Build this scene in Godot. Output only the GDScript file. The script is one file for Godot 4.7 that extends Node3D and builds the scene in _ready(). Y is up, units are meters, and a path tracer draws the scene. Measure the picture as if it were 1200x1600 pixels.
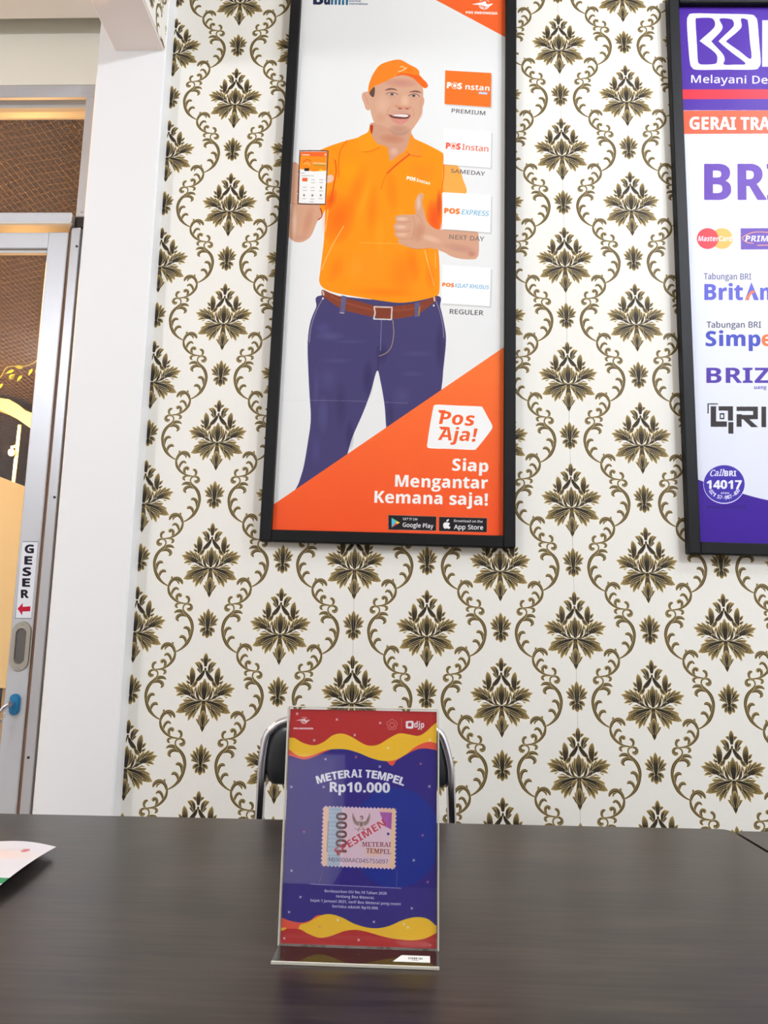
extends Node3D
# A post-office counter: wallpapered wall with two framed posters, a white column and an
# aluminium sliding door on the left, a dark desk with an acrylic sign holder, a chair behind.

const FOCAL := 1155.0
const CAM := Vector3(0, 1.06, 0)
const WALL := -1.798
const DESK := 0.752
const COLF := -1.745          # front face of the column
const DOORZ := -1.80          # inner face of the door frame
const REP_X := 0.3533         # wallpaper repeat
const REP_Y := 0.316635
const TIP := Vector2(0.40729, 2.56662)   # tip of one medallion on the wall
var cam_basis: Basis
var mats := {}
var used := {}

# ------------------------------------------------------------------ pixels to places
func ray(x: float, y: float) -> Vector3:
	return cam_basis * Vector3((x - 600.0) / FOCAL, -(y - 800.0) / FOCAL, -1.0)

func on_z(x: float, y: float, z: float) -> Vector3:
	var d := ray(x, y)
	return CAM + d * (z / d.z)

func on_y(x: float, y: float, h: float) -> Vector3:
	var d := ray(x, y)
	return CAM + d * ((h - CAM.y) / d.y)

# ------------------------------------------------------------------ naming
func numbered(called: String) -> String:
	var n: int = used.get(called, 0)
	used[called] = n + 1
	return called if n == 0 else "%s_%03d" % [called, n]

func tag(o: Node, label: String, category: String, group := "") -> Node:
	o.set_meta("label", label)
	o.set_meta("category", category)
	if group:
		o.set_meta("group", group)
	return o

func thing(called: String, label: String, category: String, at := Vector3.ZERO, group := "") -> Node3D:
	var o := Node3D.new()
	o.name = numbered(called)
	add_child(o)
	o.position = at
	tag(o, label, category, group)
	return o

func setting(o: Node, label: String) -> Node:
	o.set_meta("kind", "structure")
	o.set_meta("label", label)
	return o

func put(called: String, m: Mesh, mt: Material, parent: Node = null) -> MeshInstance3D:
	var o := MeshInstance3D.new()
	o.mesh = m
	o.material_override = null
	for i in m.get_surface_count():
		m.surface_set_material(i, mt)
	if parent == null:
		o.name = numbered(called)
		add_child(o)
	else:
		o.name = called
		parent.add_child(o, true)
	return o

func build(called: String, st: SurfaceTool, mt: Material, parent: Node = null) -> MeshInstance3D:
	return put(called, st.commit(), mt, parent)

# ------------------------------------------------------------------ materials
func mat(called: String, c: Color, rough := 0.6, metal := 0.0) -> StandardMaterial3D:
	if mats.has(called):
		return mats[called]
	var m := StandardMaterial3D.new()
	m.resource_name = called
	m.albedo_color = c
	m.roughness = rough
	m.metallic = metal
	mats[called] = m
	return m

func rgb(r: int, g: int, b: int, a := 255) -> Color:
	return Color(r / 255.0, g / 255.0, b / 255.0, a / 255.0)

func pane_mat(called: String, alpha: float, c := Color(1, 1, 1)) -> StandardMaterial3D:
	var m := mat(called, Color(c.r, c.g, c.b, alpha), 0.03)
	m.transparency = BaseMaterial3D.TRANSPARENCY_ALPHA
	return m

func noise_image(w: int, h: int, freq: float, sd: int, oct := 4) -> Image:
	var n := FastNoiseLite.new()
	n.seed = sd
	n.noise_type = FastNoiseLite.TYPE_SIMPLEX_SMOOTH
	n.frequency = freq
	n.fractal_octaves = oct
	return n.get_seamless_image(w, h)

func bump(m: StandardMaterial3D, im: Image, scale_cm: float) -> void:
	m.heightmap_enabled = true
	m.heightmap_texture = ImageTexture.create_from_image(im)
	m.heightmap_scale = scale_cm

# ------------------------------------------------------------------ meshes
func mb() -> SurfaceTool:
	var st := SurfaceTool.new()
	st.begin(Mesh.PRIMITIVE_TRIANGLES)
	return st

func tri(st: SurfaceTool, a: Vector3, b: Vector3, c: Vector3, out: Vector3) -> void:
	var n := (c - a).cross(b - a)
	if n.length() < 1e-14:
		return
	if n.dot(out) < 0.0:
		var t := b
		b = c
		c = t
		n = -n
	n = n.normalized()
	for p in [a, b, c]:
		st.set_normal(n)
		st.add_vertex(p)

func quad(st: SurfaceTool, a: Vector3, b: Vector3, c: Vector3, d: Vector3, out: Vector3) -> void:
	tri(st, a, b, c, out)
	tri(st, a, c, d, out)

func box(st: SurfaceTool, lo: Vector3, hi: Vector3, r := 0.002) -> void:
	# a box with chamfered edges
	var mid := (lo + hi) / 2.0
	var h := (hi - lo) / 2.0
	h = h.abs()
	r = minf(r, minf(h.x, minf(h.y, h.z)) * 0.9)
	var i := h - Vector3(r, r, r)
	for ax in 3:
		var u := (ax + 1) % 3
		var v := (ax + 2) % 3
		for s in [-1.0, 1.0]:
			var q := []
			for k in [[-1, -1], [1, -1], [1, 1], [-1, 1]]:
				var p := Vector3.ZERO
				p[ax] = h[ax] * s
				p[u] = i[u] * k[0]
				p[v] = i[v] * k[1]
				q.append(mid + p)
			var o := Vector3.ZERO
			o[ax] = s
			quad(st, q[0], q[1], q[2], q[3], o)
		for su in [-1.0, 1.0]:
			for sv in [-1.0, 1.0]:
				var q := []
				for e in [[-1.0, 0], [1.0, 0], [1.0, 1], [-1.0, 1]]:
					var p := Vector3.ZERO
					p[ax] = i[ax] * e[0]
					p[u] = (h[u] if e[1] == 0 else i[u]) * su
					p[v] = (i[v] if e[1] == 0 else h[v]) * sv
					q.append(mid + p)
				var o := Vector3.ZERO
				o[u] = su
				o[v] = sv
				quad(st, q[0], q[1], q[2], q[3], o)
	for sx in [-1.0, 1.0]:
		for sy in [-1.0, 1.0]:
			for sz in [-1.0, 1.0]:
				var s := Vector3(sx, sy, sz)
				tri(st, mid + Vector3(h.x, i.y, i.z) * s, mid + Vector3(i.x, h.y, i.z) * s, mid + Vector3(i.x, i.y, h.z) * s, s)

func boxm(lo: Vector3, hi: Vector3, r := 0.002) -> Mesh:
	var st := mb()
	box(st, lo, hi, r)
	return st.commit()

func spline(pts: Array, steps := 6, closed := false) -> Array:
	var out := []
	var n := pts.size()
	var last := n if closed else n - 1
	for i in last:
		var p0 = pts[(i - 1 + n) % n] if closed or i > 0 else pts[0]
		var p1 = pts[i]
		var p2 = pts[(i + 1) % n]
		var p3 = pts[(i + 2) % n] if closed or i + 2 < n else pts[n - 1]
		for k in steps:
			var t := float(k) / steps
			out.append(0.5 * ((2.0 * p1) + (p2 - p0) * t + (2.0 * p0 - 5.0 * p1 + 4.0 * p2 - p3) * t * t + (3.0 * p1 - p0 - 3.0 * p2 + p3) * t * t * t))
	if not closed:
		out.append(pts[n - 1])
	return out

func tube(st: SurfaceTool, path: Array, radius, sides := 14, caps := true) -> void:
	var n := path.size()
	var rings := []
	var norms := []
	var side := Vector3.ZERO
	for i in n:
		var d: Vector3 = (path[mini(i + 1, n - 1)] - path[maxi(i - 1, 0)]).normalized()
		if side == Vector3.ZERO:
			side = d.cross(Vector3.UP if absf(d.y) < 0.9 else Vector3.RIGHT).normalized()
		side = (side - d * side.dot(d)).normalized()
		var up := d.cross(side)
		var r: float = radius if radius is float else radius[i]
		var ring := []
		var nr := []
		for k in sides:
			var a := TAU * k / sides
			var v := side * cos(a) + up * sin(a)
			ring.append(path[i] + v * r)
			nr.append(v)
		rings.append(ring)
		norms.append(nr)
	for i in n - 1:
		for k in sides:
			var l := (k + 1) % sides
			var q := [[i, k], [i + 1, k], [i + 1, l], [i, k], [i + 1, l], [i, l]]
			var a: Vector3 = rings[i][k]
			var flip: bool = (rings[i + 1][l] - a).cross(rings[i + 1][k] - a).dot(norms[i][k]) < 0.0
			if flip:
				q = [q[0], q[2], q[1], q[3], q[5], q[4]]
			for e in q:
				st.set_normal(norms[e[0]][e[1]])
				st.add_vertex(rings[e[0]][e[1]])
	if caps:
		for e in [0, n - 1]:
			var d: Vector3 = (path[0] - path[1]) if e == 0 else (path[n - 1] - path[n - 2])
			for k in sides:
				tri(st, path[e], rings[e][k], rings[e][(k + 1) % sides], d)

func prism(st: SurfaceTool, poly: PackedVector2Array, z0: float, z1: float, uv := Rect2()) -> void:
	# a flat outline in x, y given a thickness from z0 (back) to z1 (front)
	var idx := Geometry2D.triangulate_polygon(poly)
	for z in [z0, z1]:
		var n := Vector3(0, 0, 1 if z == z1 else -1)
		for i in range(0, idx.size(), 3):
			var a := poly[idx[i]]
			var b := poly[idx[i + 1]]
			var c := poly[idx[i + 2]]
			var cw := (Vector3(c.x, c.y, 0) - Vector3(a.x, a.y, 0)).cross(Vector3(b.x, b.y, 0) - Vector3(a.x, a.y, 0)).z * n.z > 0.0
			for p in ([a, b, c] if cw else [a, c, b]):
				st.set_normal(n)
				if uv.size.x > 0.0:
					st.set_uv(Vector2((p.x - uv.position.x) / uv.size.x, 1.0 - (p.y - uv.position.y) / uv.size.y))
				st.add_vertex(Vector3(p.x, p.y, z))
	var clock := Geometry2D.is_polygon_clockwise(poly)
	for i in poly.size():
		var a := poly[i]
		var b := poly[(i + 1) % poly.size()]
		var e := b - a
		var o := Vector3(e.y, -e.x, 0) * (1.0 if not clock else -1.0)
		var q := [Vector3(a.x, a.y, z0), Vector3(b.x, b.y, z0), Vector3(b.x, b.y, z1), Vector3(a.x, a.y, z1)]
		if uv.size.x > 0.0:
			st.set_uv(Vector2(0.5, 0.999))
		quad(st, q[0], q[1], q[2], q[3], o)

func lathe(st: SurfaceTool, prof: Array, at: Vector3, sides := 32) -> void:
	# prof: [radius, height] pairs, turned about the vertical through at
	for i in prof.size() - 1:
		var p: Array = prof[i]
		var q: Array = prof[i + 1]
		var d := Vector2(q[0] - p[0], q[1] - p[1])
		for k in sides:
			var a := TAU * k / sides
			var b := TAU * (k + 1) / sides
			var va := Vector3(cos(a), 0, sin(a))
			var vb := Vector3(cos(b), 0, sin(b))
			var o := ((va + vb) / 2.0) * d.y + Vector3(0, -d.x, 0)
			quad(st, at + va * p[0] + Vector3(0, p[1], 0), at + vb * p[0] + Vector3(0, p[1], 0), at + vb * q[0] + Vector3(0, q[1], 0), at + va * q[0] + Vector3(0, q[1], 0), o)

func sheet(w: float, h: float, uv := Rect2(0, 0, 1, 1)) -> Mesh:
	# a printed sheet facing +z with its lower left corner at the origin
	var st := mb()
	var c := [[0, 0], [0, 1], [1, 1], [0, 0], [1, 1], [1, 0]]
	for e in c:
		st.set_normal(Vector3(0, 0, 1))
		st.set_uv(Vector2(uv.position.x + uv.size.x * e[0], uv.position.y + uv.size.y * (1 - e[1])))
		st.add_vertex(Vector3(w * e[0], h * e[1], 0))
	return st.commit()

# ------------------------------------------------------------------ printing (flat artwork drawn into an image)
class Page:
	var im: Image
	var w: int
	var h: int
	var strip: Image
	var hm := []           # homography photograph -> page pixels, row by row
	var view := [0.0, 0.0, 1.0]

	func _init(pw: int, ph: int, c: Color) -> void:
		w = pw
		h = ph
		im = Image.create(w, h, false, Image.FORMAT_RGBA8)
		im.fill(c)
		strip = Image.create(w, 1, false, Image.FORMAT_RGBA8)

	func quad_to_rect(src: Array, dst: Array) -> void:
		var m := []
		for i in 4:
			var s: Vector2 = src[i]
			var d: Vector2 = dst[i]
			m.append([s.x, s.y, 1.0, 0.0, 0.0, 0.0, -s.x * d.x, -s.y * d.x, d.x])
			m.append([0.0, 0.0, 0.0, s.x, s.y, 1.0, -s.x * d.y, -s.y * d.y, d.y])
		for c in 8:
			var best := c
			for r in range(c, 8):
				if absf(m[r][c]) > absf(m[best][c]):
					best = r
			var t = m[c]
			m[c] = m[best]
			m[best] = t
			for r in 8:
				if r != c:
					var k: float = m[r][c] / m[c][c]
					for j in range(c, 9):
						m[r][j] -= k * m[c][j]
		hm = []
		for c in 8:
			hm.append(m[c][8] / m[c][c])
		hm.append(1.0)

	func at(x: float, y: float) -> Vector2:
		# a point read off an enlarged view of the photograph
		var px: float = view[0] + x / view[2]
		var py: float = view[1] + y / view[2]
		if hm.is_empty():
			return Vector2(px, py)
		var k: float = hm[6] * px + hm[7] * py + hm[8]
		return Vector2((hm[0] * px + hm[1] * py + hm[2]) / k, (hm[3] * px + hm[4] * py + hm[5]) / k)

	func fill(pts: PackedVector2Array, c: Color) -> void:
		var lo := 1e9
		var hi := -1e9
		for p in pts:
			lo = minf(lo, p.y)
			hi = maxf(hi, p.y)
		var y0 := maxi(0, int(ceil(lo - 0.5)))
		var y1 := mini(h - 1, int(floor(hi - 0.5)))
		if y1 < y0:
			return
		var rows := []
		rows.resize(y1 - y0 + 1)
		for i in rows.size():
			rows[i] = []
		var n := pts.size()
		for i in n:
			var a := pts[i]
			var b := pts[(i + 1) % n]
			if a.y > b.y:
				var t := a
				a = b
				b = t
			var r0 := maxi(y0, int(ceil(a.y - 0.5)))
			var r1 := mini(y1, int(ceil(b.y - 0.5)) - 1)
			if r1 < r0:
				continue
			var dx := (b.x - a.x) / (b.y - a.y)
			var x := a.x + (r0 + 0.5 - a.y) * dx
			for r in range(r0, r1 + 1):
				rows[r - y0].append(x)
				x += dx
		var solid := c.a > 0.995
		if not solid:
			strip.fill(c)
		for r in rows.size():
			var xs: Array = rows[r]
			if xs.size() > 2:
				xs.sort()
			for k in range(0, xs.size() - 1, 2):
				var xa: float = minf(xs[k], xs[k + 1])
				var xb: float = maxf(xs[k], xs[k + 1])
				var s := maxi(0, int(ceil(xa - 0.5)))
				var e := mini(w, int(ceil(xb - 0.5)))
				if e > s:
					if solid:
						im.fill_rect(Rect2i(s, y0 + r, e - s, 1), c)
					else:
						im.blend_rect(strip, Rect2i(0, 0, e - s, 1), Vector2i(s, y0 + r))

	func curve(a: Array, closed: bool, steps := 5) -> PackedVector2Array:
		var n := a.size() / 2
		var p := []
		for i in n:
			p.append(at(a[i * 2], a[i * 2 + 1]))
		var out := PackedVector2Array()
		var last := n if closed else n - 1
		for i in last:
			var p0: Vector2 = p[(i - 1 + n) % n] if closed or i > 0 else p[0]
			var p1: Vector2 = p[i]
			var p2: Vector2 = p[(i + 1) % n]
			var p3: Vector2 = p[(i + 2) % n] if closed or i + 2 < n else p[n - 1]
			for k in steps:
				var t := float(k) / steps
				out.append(0.5 * ((2.0 * p1) + (p2 - p0) * t + (2.0 * p0 - 5.0 * p1 + 4.0 * p2 - p3) * t * t + (3.0 * p1 - p0 - 3.0 * p2 + p3) * t * t * t))
		if not closed:
			out.append(p[n - 1])
		return out

	func poly(a: Array, c: Color) -> void:
		var p := PackedVector2Array()
		for i in range(0, a.size(), 2):
			p.append(at(a[i], a[i + 1]))
		fill(p, c)

	func soft(a: Array, c: Color) -> void:
		fill(curve(a, true), c)

	func ring(p: PackedVector2Array, widths, c: Color) -> void:
		# a brush stroke along p
		var n := p.size()
		var l := PackedVector2Array()
		var r := PackedVector2Array()
		for i in n:
			var d := (p[mini(i + 1, n - 1)] - p[maxi(i - 1, 0)]).normalized()
			var wd: float = widths if widths is float else widths[i]
			var o := Vector2(-d.y, d.x) * wd * 0.5
			l.append(p[i] + o)
			r.append(p[i] - o)
		for i in n - 1:
			fill(PackedVector2Array([l[i], l[i + 1], r[i + 1], r[i]]), c)

	func stroke(a: Array, width: float, c: Color) -> void:
		var s := (at(a[0] + 1.0, a[1]) - at(a[0], a[1])).length()
		ring(curve(a, false), width * s, c)

	func oval(x: float, y: float, rx: float, ry: float, c: Color, turn := 0.0) -> void:
		var p := PackedVector2Array()
		for k in 36:
			var t := TAU * k / 36.0
			var v := Vector2(cos(t) * rx, sin(t) * ry).rotated(turn)
			p.append(at(x + v.x, y + v.y))
		fill(p, c)

	func cloud(x: float, y: float, rx: float, ry: float, c: Color, turn := 0.0) -> void:
		# a soft-edged tint of ink
		for k in 8:
			var f := 1.0 - k * 0.11
			oval(x, y, rx * f, ry * f, Color(c.r, c.g, c.b, c.a / 5.0), turn)

	static var glyphs := {}
	static func shapes(s: String, face: String, weight: int) -> PackedVector2Array:
		var key := "%s|%s|%d" % [s, face, weight]
		if not glyphs.has(key):
			var f := SystemFont.new()
			f.font_names = PackedStringArray([face])
			f.font_weight = weight
			var t := TextMesh.new()
			t.font = f
			t.font_size = 64
			t.pixel_size = 0.01
			t.depth = 0.0
			t.curve_step = 1.0
			t.horizontal_alignment = HORIZONTAL_ALIGNMENT_LEFT
			t.text = s
			var arr := t.get_mesh_arrays()
			var out := PackedVector2Array()
			if arr.size() and arr[Mesh.ARRAY_VERTEX] != null:
				var v: PackedVector3Array = arr[Mesh.ARRAY_VERTEX]
				if arr[Mesh.ARRAY_INDEX] != null and arr[Mesh.ARRAY_INDEX].size():
					for i in arr[Mesh.ARRAY_INDEX]:
						out.append(Vector2(v[i].x, v[i].y))
				else:
					for q in v:
						out.append(Vector2(q.x, q.y))
			glyphs[key] = out
		return glyphs[key]

	static func extent(p: PackedVector2Array) -> Rect2:
		var r := Rect2(p[0] if p.size() else Vector2.ZERO, Vector2.ZERO)
		for q in p:
			r = r.expand(q)
		return r

	func text(s: String, x0: float, y0: float, x1: float, y1: float, cap: float, c: Color, bold := true, slant := 0.0, face := "Droid Sans", fit := "", fat := 0.0) -> void:
		# the words between two baseline points of the view, capitals cap high
		var wt := 700 if bold else 400
		var g := shapes(s, face, wt)
		if g.is_empty():
			return
		var hbox := extent(shapes("H", face, wt))
		var e := extent(shapes(fit if fit else s, face, wt))
		var o := at(x0, y0)
		var ex := (at(x1, y1) - o) / e.size.x
		var dirv := Vector2(x1 - x0, y1 - y0).normalized()
		var upv := Vector2(dirv.y, -dirv.x) * cap
		var ey := (at(x0 + upv.x, y0 + upv.y) - o) / hbox.size.y
		var q := PackedVector2Array()
		for p in g:
			var v := p - Vector2(e.position.x, hbox.position.y)
			q.append(o + ex * (v.x) + ey * v.y + ex.normalized() * slant * v.y * ey.length())
		var offs := [Vector2.ZERO]
		if fat > 0.0:
			var f := fat * ey.length() * hbox.size.y
			offs = [Vector2(f, 0), Vector2(-f, 0), Vector2(0, f), Vector2(0, -f)]
		for of in offs:
			for i in range(0, q.size() - 2, 3):
				fill(PackedVector2Array([q[i] + of, q[i + 1] + of, q[i + 2] + of]), c)

	func finish(div := 2) -> ImageTexture:
		var r := im.duplicate()
		if div > 1:
			r.resize(w / div, h / div, Image.INTERPOLATE_TRILINEAR if false else Image.INTERPOLATE_LANCZOS)
		return ImageTexture.create_from_image(r)

func print_mat(called: String, tex: Texture2D, rough := 0.55) -> StandardMaterial3D:
	var m := mat(called, Color.WHITE, rough)
	m.albedo_texture = tex
	m.metallic_specular = 0.3
	return m

# ------------------------------------------------------------------ wallpaper print
var wp: Page
var wp_view := [0.0, 0.0, 1.0]
var wp_tip := Vector2.ZERO
var wp_axis := Vector2.ZERO
var wp_unit := 0.0

func rel(x: float, y: float) -> Vector2:
	var p := on_z(wp_view[0] + x / wp_view[2], wp_view[1] + y / wp_view[2], WALL)
	return Vector2(p.x - wp_axis.x - (p.y - wp_tip.y) * wp_axis.y, p.y) - wp_tip

func set_view(ox: float, oy: float, s: float, axis := []) -> void:
	# axis: two points of the view on the motif's line of symmetry
	wp_view = [ox, oy, s]
	wp_axis = Vector2.ZERO
	if axis.size():
		var a := rel(axis[0], axis[1])
		var b := rel(axis[2], axis[3])
		var k := (b.x - a.x) / (b.y - a.y)
		wp_axis = Vector2(a.x - a.y * k, k)
	wp_unit = rel(10.0, 0.0).distance_to(rel(0.0, 0.0)) / 10.0

func dab(p: PackedVector2Array, c: Color) -> void:
	var s := wp.w / REP_X
	var tall := wp.h
	for flip in [1.0, -1.0]:
		var q := PackedVector2Array()
		var lo := Vector2(1e9, 1e9)
		var hi := -lo
		for v in p:
			var t := Vector2(v.x * flip * s, -v.y * tall / REP_Y)
			q.append(t)
			lo = lo.min(t)
			hi = hi.max(t)
		for half in [0.0, 0.5]:
			for i in [-1, 0, 1]:
				for j in [-1, 0, 1, 2]:
					var o := Vector2((half + i) * wp.w, (half + j) * tall)
					if lo.x + o.x > wp.w or hi.x + o.x < 0 or lo.y + o.y > tall or hi.y + o.y < 0:
						continue
					var m := PackedVector2Array()
					for t in q:
						m.append(t + o)
					wp.fill(m, c)

func outline(path: Array, widths: Array, extra: float) -> PackedVector2Array:
	var n := path.size()
	var l := PackedVector2Array()
	var r := PackedVector2Array()
	for i in n:
		var d: Vector2 = (path[mini(i + 1, n - 1)] - path[maxi(i - 1, 0)]).normalized()
		var o: Vector2 = Vector2(-d.y, d.x) * (widths[i] * 0.5 + extra)
		l.append(path[i] + o)
		r.append(path[i] - o)
	var tip: Vector2 = path[n - 1] + (path[n - 1] - path[n - 2]).normalized() * (extra + float(widths[n - 1]) * 0.4)
	l.append(tip)
	r.reverse()
	return l + r

const INK_RIM := Color(0.86, 0.78, 0.58)
const INK_DARK := Color(0.19, 0.16, 0.13)
const INK_BLACK := Color(0.135, 0.125, 0.12)
const INK_MID := Color(0.31, 0.26, 0.165)
const INK_GOLD := Color(0.62, 0.53, 0.32)

func petal(a: Array, width: float, c0 := INK_BLACK, c1 := INK_GOLD, rib := true) -> void:
	# a: base, control, tip read off the view
	var p0 := rel(a[0], a[1])
	var p1 := rel(a[2], a[3]) if a.size() == 6 else (rel(a[0], a[1]) + rel(a[2], a[3])) * 0.5
	var p2 := rel(a[a.size() - 2], a[a.size() - 1])
	var n := 9
	var path := []
	var wd := []
	for k in n + 1:
		var t := float(k) / n
		path.append(p0.lerp(p1, t).lerp(p1.lerp(p2, t), t))
		wd.append(width * wp_unit * (0.14 + 0.86 * sin(PI * minf(1.0, t * 0.68 + 0.09))) * sqrt(maxf(0.0, 1.0 - pow(t, 5.0))))
	dab(outline(path, wd, 0.0008), INK_RIM)
	for k in n:
		var t := (k + 0.5) / n
		var c := c0.lerp(INK_MID, clampf(t * 1.5 - 0.25, 0, 1)).lerp(c1, clampf(t * 2.2 - 1.1, 0, 1))
		var seg := [path[k], path[k + 1]]
		var d: Vector2 = (path[mini(k + 2, n)] - path[maxi(k - 1, 0)]).normalized()
		var o := Vector2(-d.y, d.x)
		dab(PackedVector2Array([seg[0] + o * wd[k] * 0.5, seg[1] + o * wd[k + 1] * 0.5, seg[1] - o * wd[k + 1] * 0.5, seg[0] - o * wd[k] * 0.5]), c)
	if rib:
		var rw := []
		for k in n + 1:
			rw.append(width * wp_unit * 0.16 * (1.0 - float(k) / n))
		dab(outline(path, rw, 0.0), c0.lerp(INK_MID, 0.35))

func body(a: Array, c: Color) -> void:
	var pts := []
	for i in range(0, a.size(), 2):
		pts.append(rel(a[i], a[i + 1]))
	dab(PackedVector2Array(spline(pts, 4, true)), c)

func scroll(a: Array, widths: Array) -> void:
	# a curling stem: points read off the view, one width for each
	var pts := []
	for i in range(0, a.size(), 2):
		pts.append(rel(a[i], a[i + 1]))
	var path := spline(pts, 5)
	var wd := []
	for i in path.size():
		var f := i / 5.0
		var k := mini(int(f), widths.size() - 2)
		wd.append(lerpf(widths[k], widths[k + 1], f - k) * wp_unit * 1.12)
	dab(outline(path, wd, 0.0008), INK_RIM)
	var n := path.size()
	for k in n - 1:
		var d: Vector2 = (path[mini(k + 2, n - 1)] - path[maxi(k - 1, 0)]).normalized()
		var o := Vector2(-d.y, d.x)
		var bands := [[-0.5, -0.2, INK_MID.lerp(INK_DARK, 0.35)], [-0.2, 0.18, INK_GOLD.lerp(INK_MID, 0.35)], [0.18, 0.5, INK_DARK]]
		for b in bands:
			dab(PackedVector2Array([path[k] + o * wd[k] * b[0], path[k + 1] + o * wd[k + 1] * b[0], path[k + 1] + o * wd[k + 1] * b[1], path[k] + o * wd[k] * b[1]]), b[2])

func wallpaper_print() -> Texture2D:
	wp = Page.new(2048, 1836, rgb(237, 233, 223))
	# a faint woven ground
	var rng := RandomNumberGenerator.new()
	rng.seed = 5
	for k in 2600:
		var x := rng.randi_range(0, 2047)
		var y := rng.randi_range(0, 1835)
		var v := rng.randi_range(-5, 3)
		var c := rgb(237 + v, 233 + v, 223 + v)
		if k % 2:
			wp.im.fill_rect(Rect2i(x, y, rng.randi_range(20, 90), 3), c)
		else:
			wp.im.fill_rect(Rect2i(x, y, 3, rng.randi_range(20, 90)), c)
	var t := on_z(1024.2, 1157.2, WALL)
	wp_tip = Vector2(t.x, t.y)
	# climbing scrolls
	set_view(920, 930, 9.4125)
	scroll([660, 740, 655, 680, 640, 620, 610, 582, 575, 575, 552, 590], [20, 34, 38, 38, 34, 12])
	scroll([605, 815, 597, 765, 570, 722, 530, 708, 502, 728], [16, 30, 36, 38, 12])
	scroll([612, 405, 545, 350, 470, 325, 420, 330, 385, 354], [16, 34, 40, 32, 6])
	scroll([620, 420, 545, 385, 480, 385, 442, 412, 434, 445, 462, 478], [20, 36, 40, 42, 36, 6])
	scroll([530, 335, 512, 290, 522, 242, 562, 222, 610, 228, 638, 260, 630, 295, 600, 305, 583, 285], [12, 14, 16, 18, 24, 34, 44, 40, 20])
	scroll([515, 300, 545, 352, 600, 402, 650, 470, 680, 560, 682, 640, 660, 730, 620, 810, 570, 870, 510, 915, 450, 942], [12, 22, 36, 40, 36, 30, 36, 40, 26, 16, 11])
	scroll([410, 1090, 395, 1030, 365, 985, 330, 970, 298, 996], [16, 28, 32, 30, 10])
	scroll([310, 1172, 325, 1120, 312, 1078, 280, 1066, 260, 1085, 285, 1098], [20, 32, 34, 34, 32, 18])
	scroll([165, 1202, 138, 1170, 138, 1128, 158, 1102, 184, 1098], [12, 24, 32, 32, 18])
	scroll([225, 1203, 290, 1205, 328, 1222, 332, 1248, 308, 1275], [10, 18, 30, 32, 6])
	scroll([420, 890, 408, 840, 405, 795], [16, 26, 16])
	scroll([350, 845, 312, 862, 295, 910], [22, 28, 4])
	scroll([455, 960, 432, 892, 390, 842, 330, 820, 280, 838, 250, 878, 244, 908], [22, 34, 40, 44, 42, 30, 8])
	scroll([455, 930, 455, 990, 440, 1050, 400, 1110, 350, 1155, 280, 1190, 200, 1203, 150, 1202], [18, 26, 32, 30, 24, 18, 12, 10])
	# small palmette between two medallions
	set_view(900, 900, 5.7143, [650, 350, 658, 615])
	petal([660, 535, 700, 525, 722, 566], 34)
	petal([660, 540, 690, 570, 696, 602], 30)
	petal([657, 530, 658, 618], 40)
	petal([665, 520, 715, 470, 738, 498], 26)
	petal([660, 515, 700, 470, 748, 440], 30)
	petal([658, 515, 690, 450, 725, 408], 28)
	petal([656, 515, 672, 430, 695, 378], 26)
	petal([656, 545, 651, 350], 44)
	# medallion: right half, mirrored
	set_view(990, 1000, 9.4125, [258, 300, 322, 1480])
	petal([470, 760, 470, 690, 430, 580], 34)
	petal([480, 755, 540, 760, 558, 715], 30)
	petal([480, 720, 520, 690, 556, 636], 38)
	petal([484, 790, 450, 660, 478, 515], 84, INK_DARK)
	petal([345, 600, 370, 545, 398, 535], 30)
	petal([335, 590, 340, 470, 428, 450], 56)
	petal([330, 580, 315, 480, 385, 432], 44)
	petal([288, 560, 330, 670, 425, 725], 62, INK_BLACK, INK_DARK)
	petal([398, 715, 430, 790, 482, 808], 52, INK_MID)
	petal([440, 985, 500, 900, 488, 800], 60, INK_DARK)
	petal([440, 960, 420, 900, 415, 805], 46, INK_MID)
	body([480, 965, 500, 890, 545, 835, 620, 800, 690, 815, 715, 850, 690, 900, 620, 900, 560, 920], INK_DARK)
	petal([480, 960, 530, 960, 655, 968], 44)
	petal([500, 930, 600, 880, 716, 952], 46)
	petal([500, 920, 600, 850, 718, 890], 44)
	petal([510, 950, 520, 850, 542, 768], 54)
	petal([510, 930, 550, 840, 625, 745], 54)
	petal([520, 920, 600, 830, 695, 765], 52)
	petal([440, 985, 560, 870, 750, 826], 78)
	petal([320, 1015, 420, 1010, 500, 925], 50, INK_MID, INK_DARK)
	petal([370, 990, 420, 940, 392, 860], 54, INK_DARK, INK_MID)
	petal([300, 985, 370, 900, 378, 785], 52, INK_DARK)
	petal([295, 985, 340, 850, 338, 730], 56, INK_DARK)
	petal([296, 1000, 284, 684], 84, INK_BLACK)
	body([310, 1030, 440, 1025, 540, 1040, 625, 1070, 670, 1120, 690, 1180, 610, 1190, 560, 1205, 520, 1235, 460, 1215, 420, 1160, 340, 1085], INK_DARK)
	petal([340, 1060, 400, 1130, 420, 1205], 34, INK_MID)
	petal([345, 1060, 440, 1130, 462, 1285], 52)
	petal([350, 1060, 480, 1150, 536, 1322], 60)
	petal([360, 1055, 520, 1130, 574, 1258], 62)
	petal([350, 1040, 440, 1040, 525, 985], 54)
	petal([360, 1040, 480, 1060, 612, 1010], 66)
	petal([370, 1045, 520, 1080, 676, 1094], 72)
	petal([320, 1030, 520, 1110, 722, 1200], 112, INK_BLACK)
	petal([380, 1062, 500, 1120, 585, 1165], 26, INK_BLACK, INK_MID)
	petal([318, 1040, 380, 1080, 408, 1168], 44, INK_GOLD, INK_MID)
	petal([325, 1450, 360, 1320, 416, 1290], 40)
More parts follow.
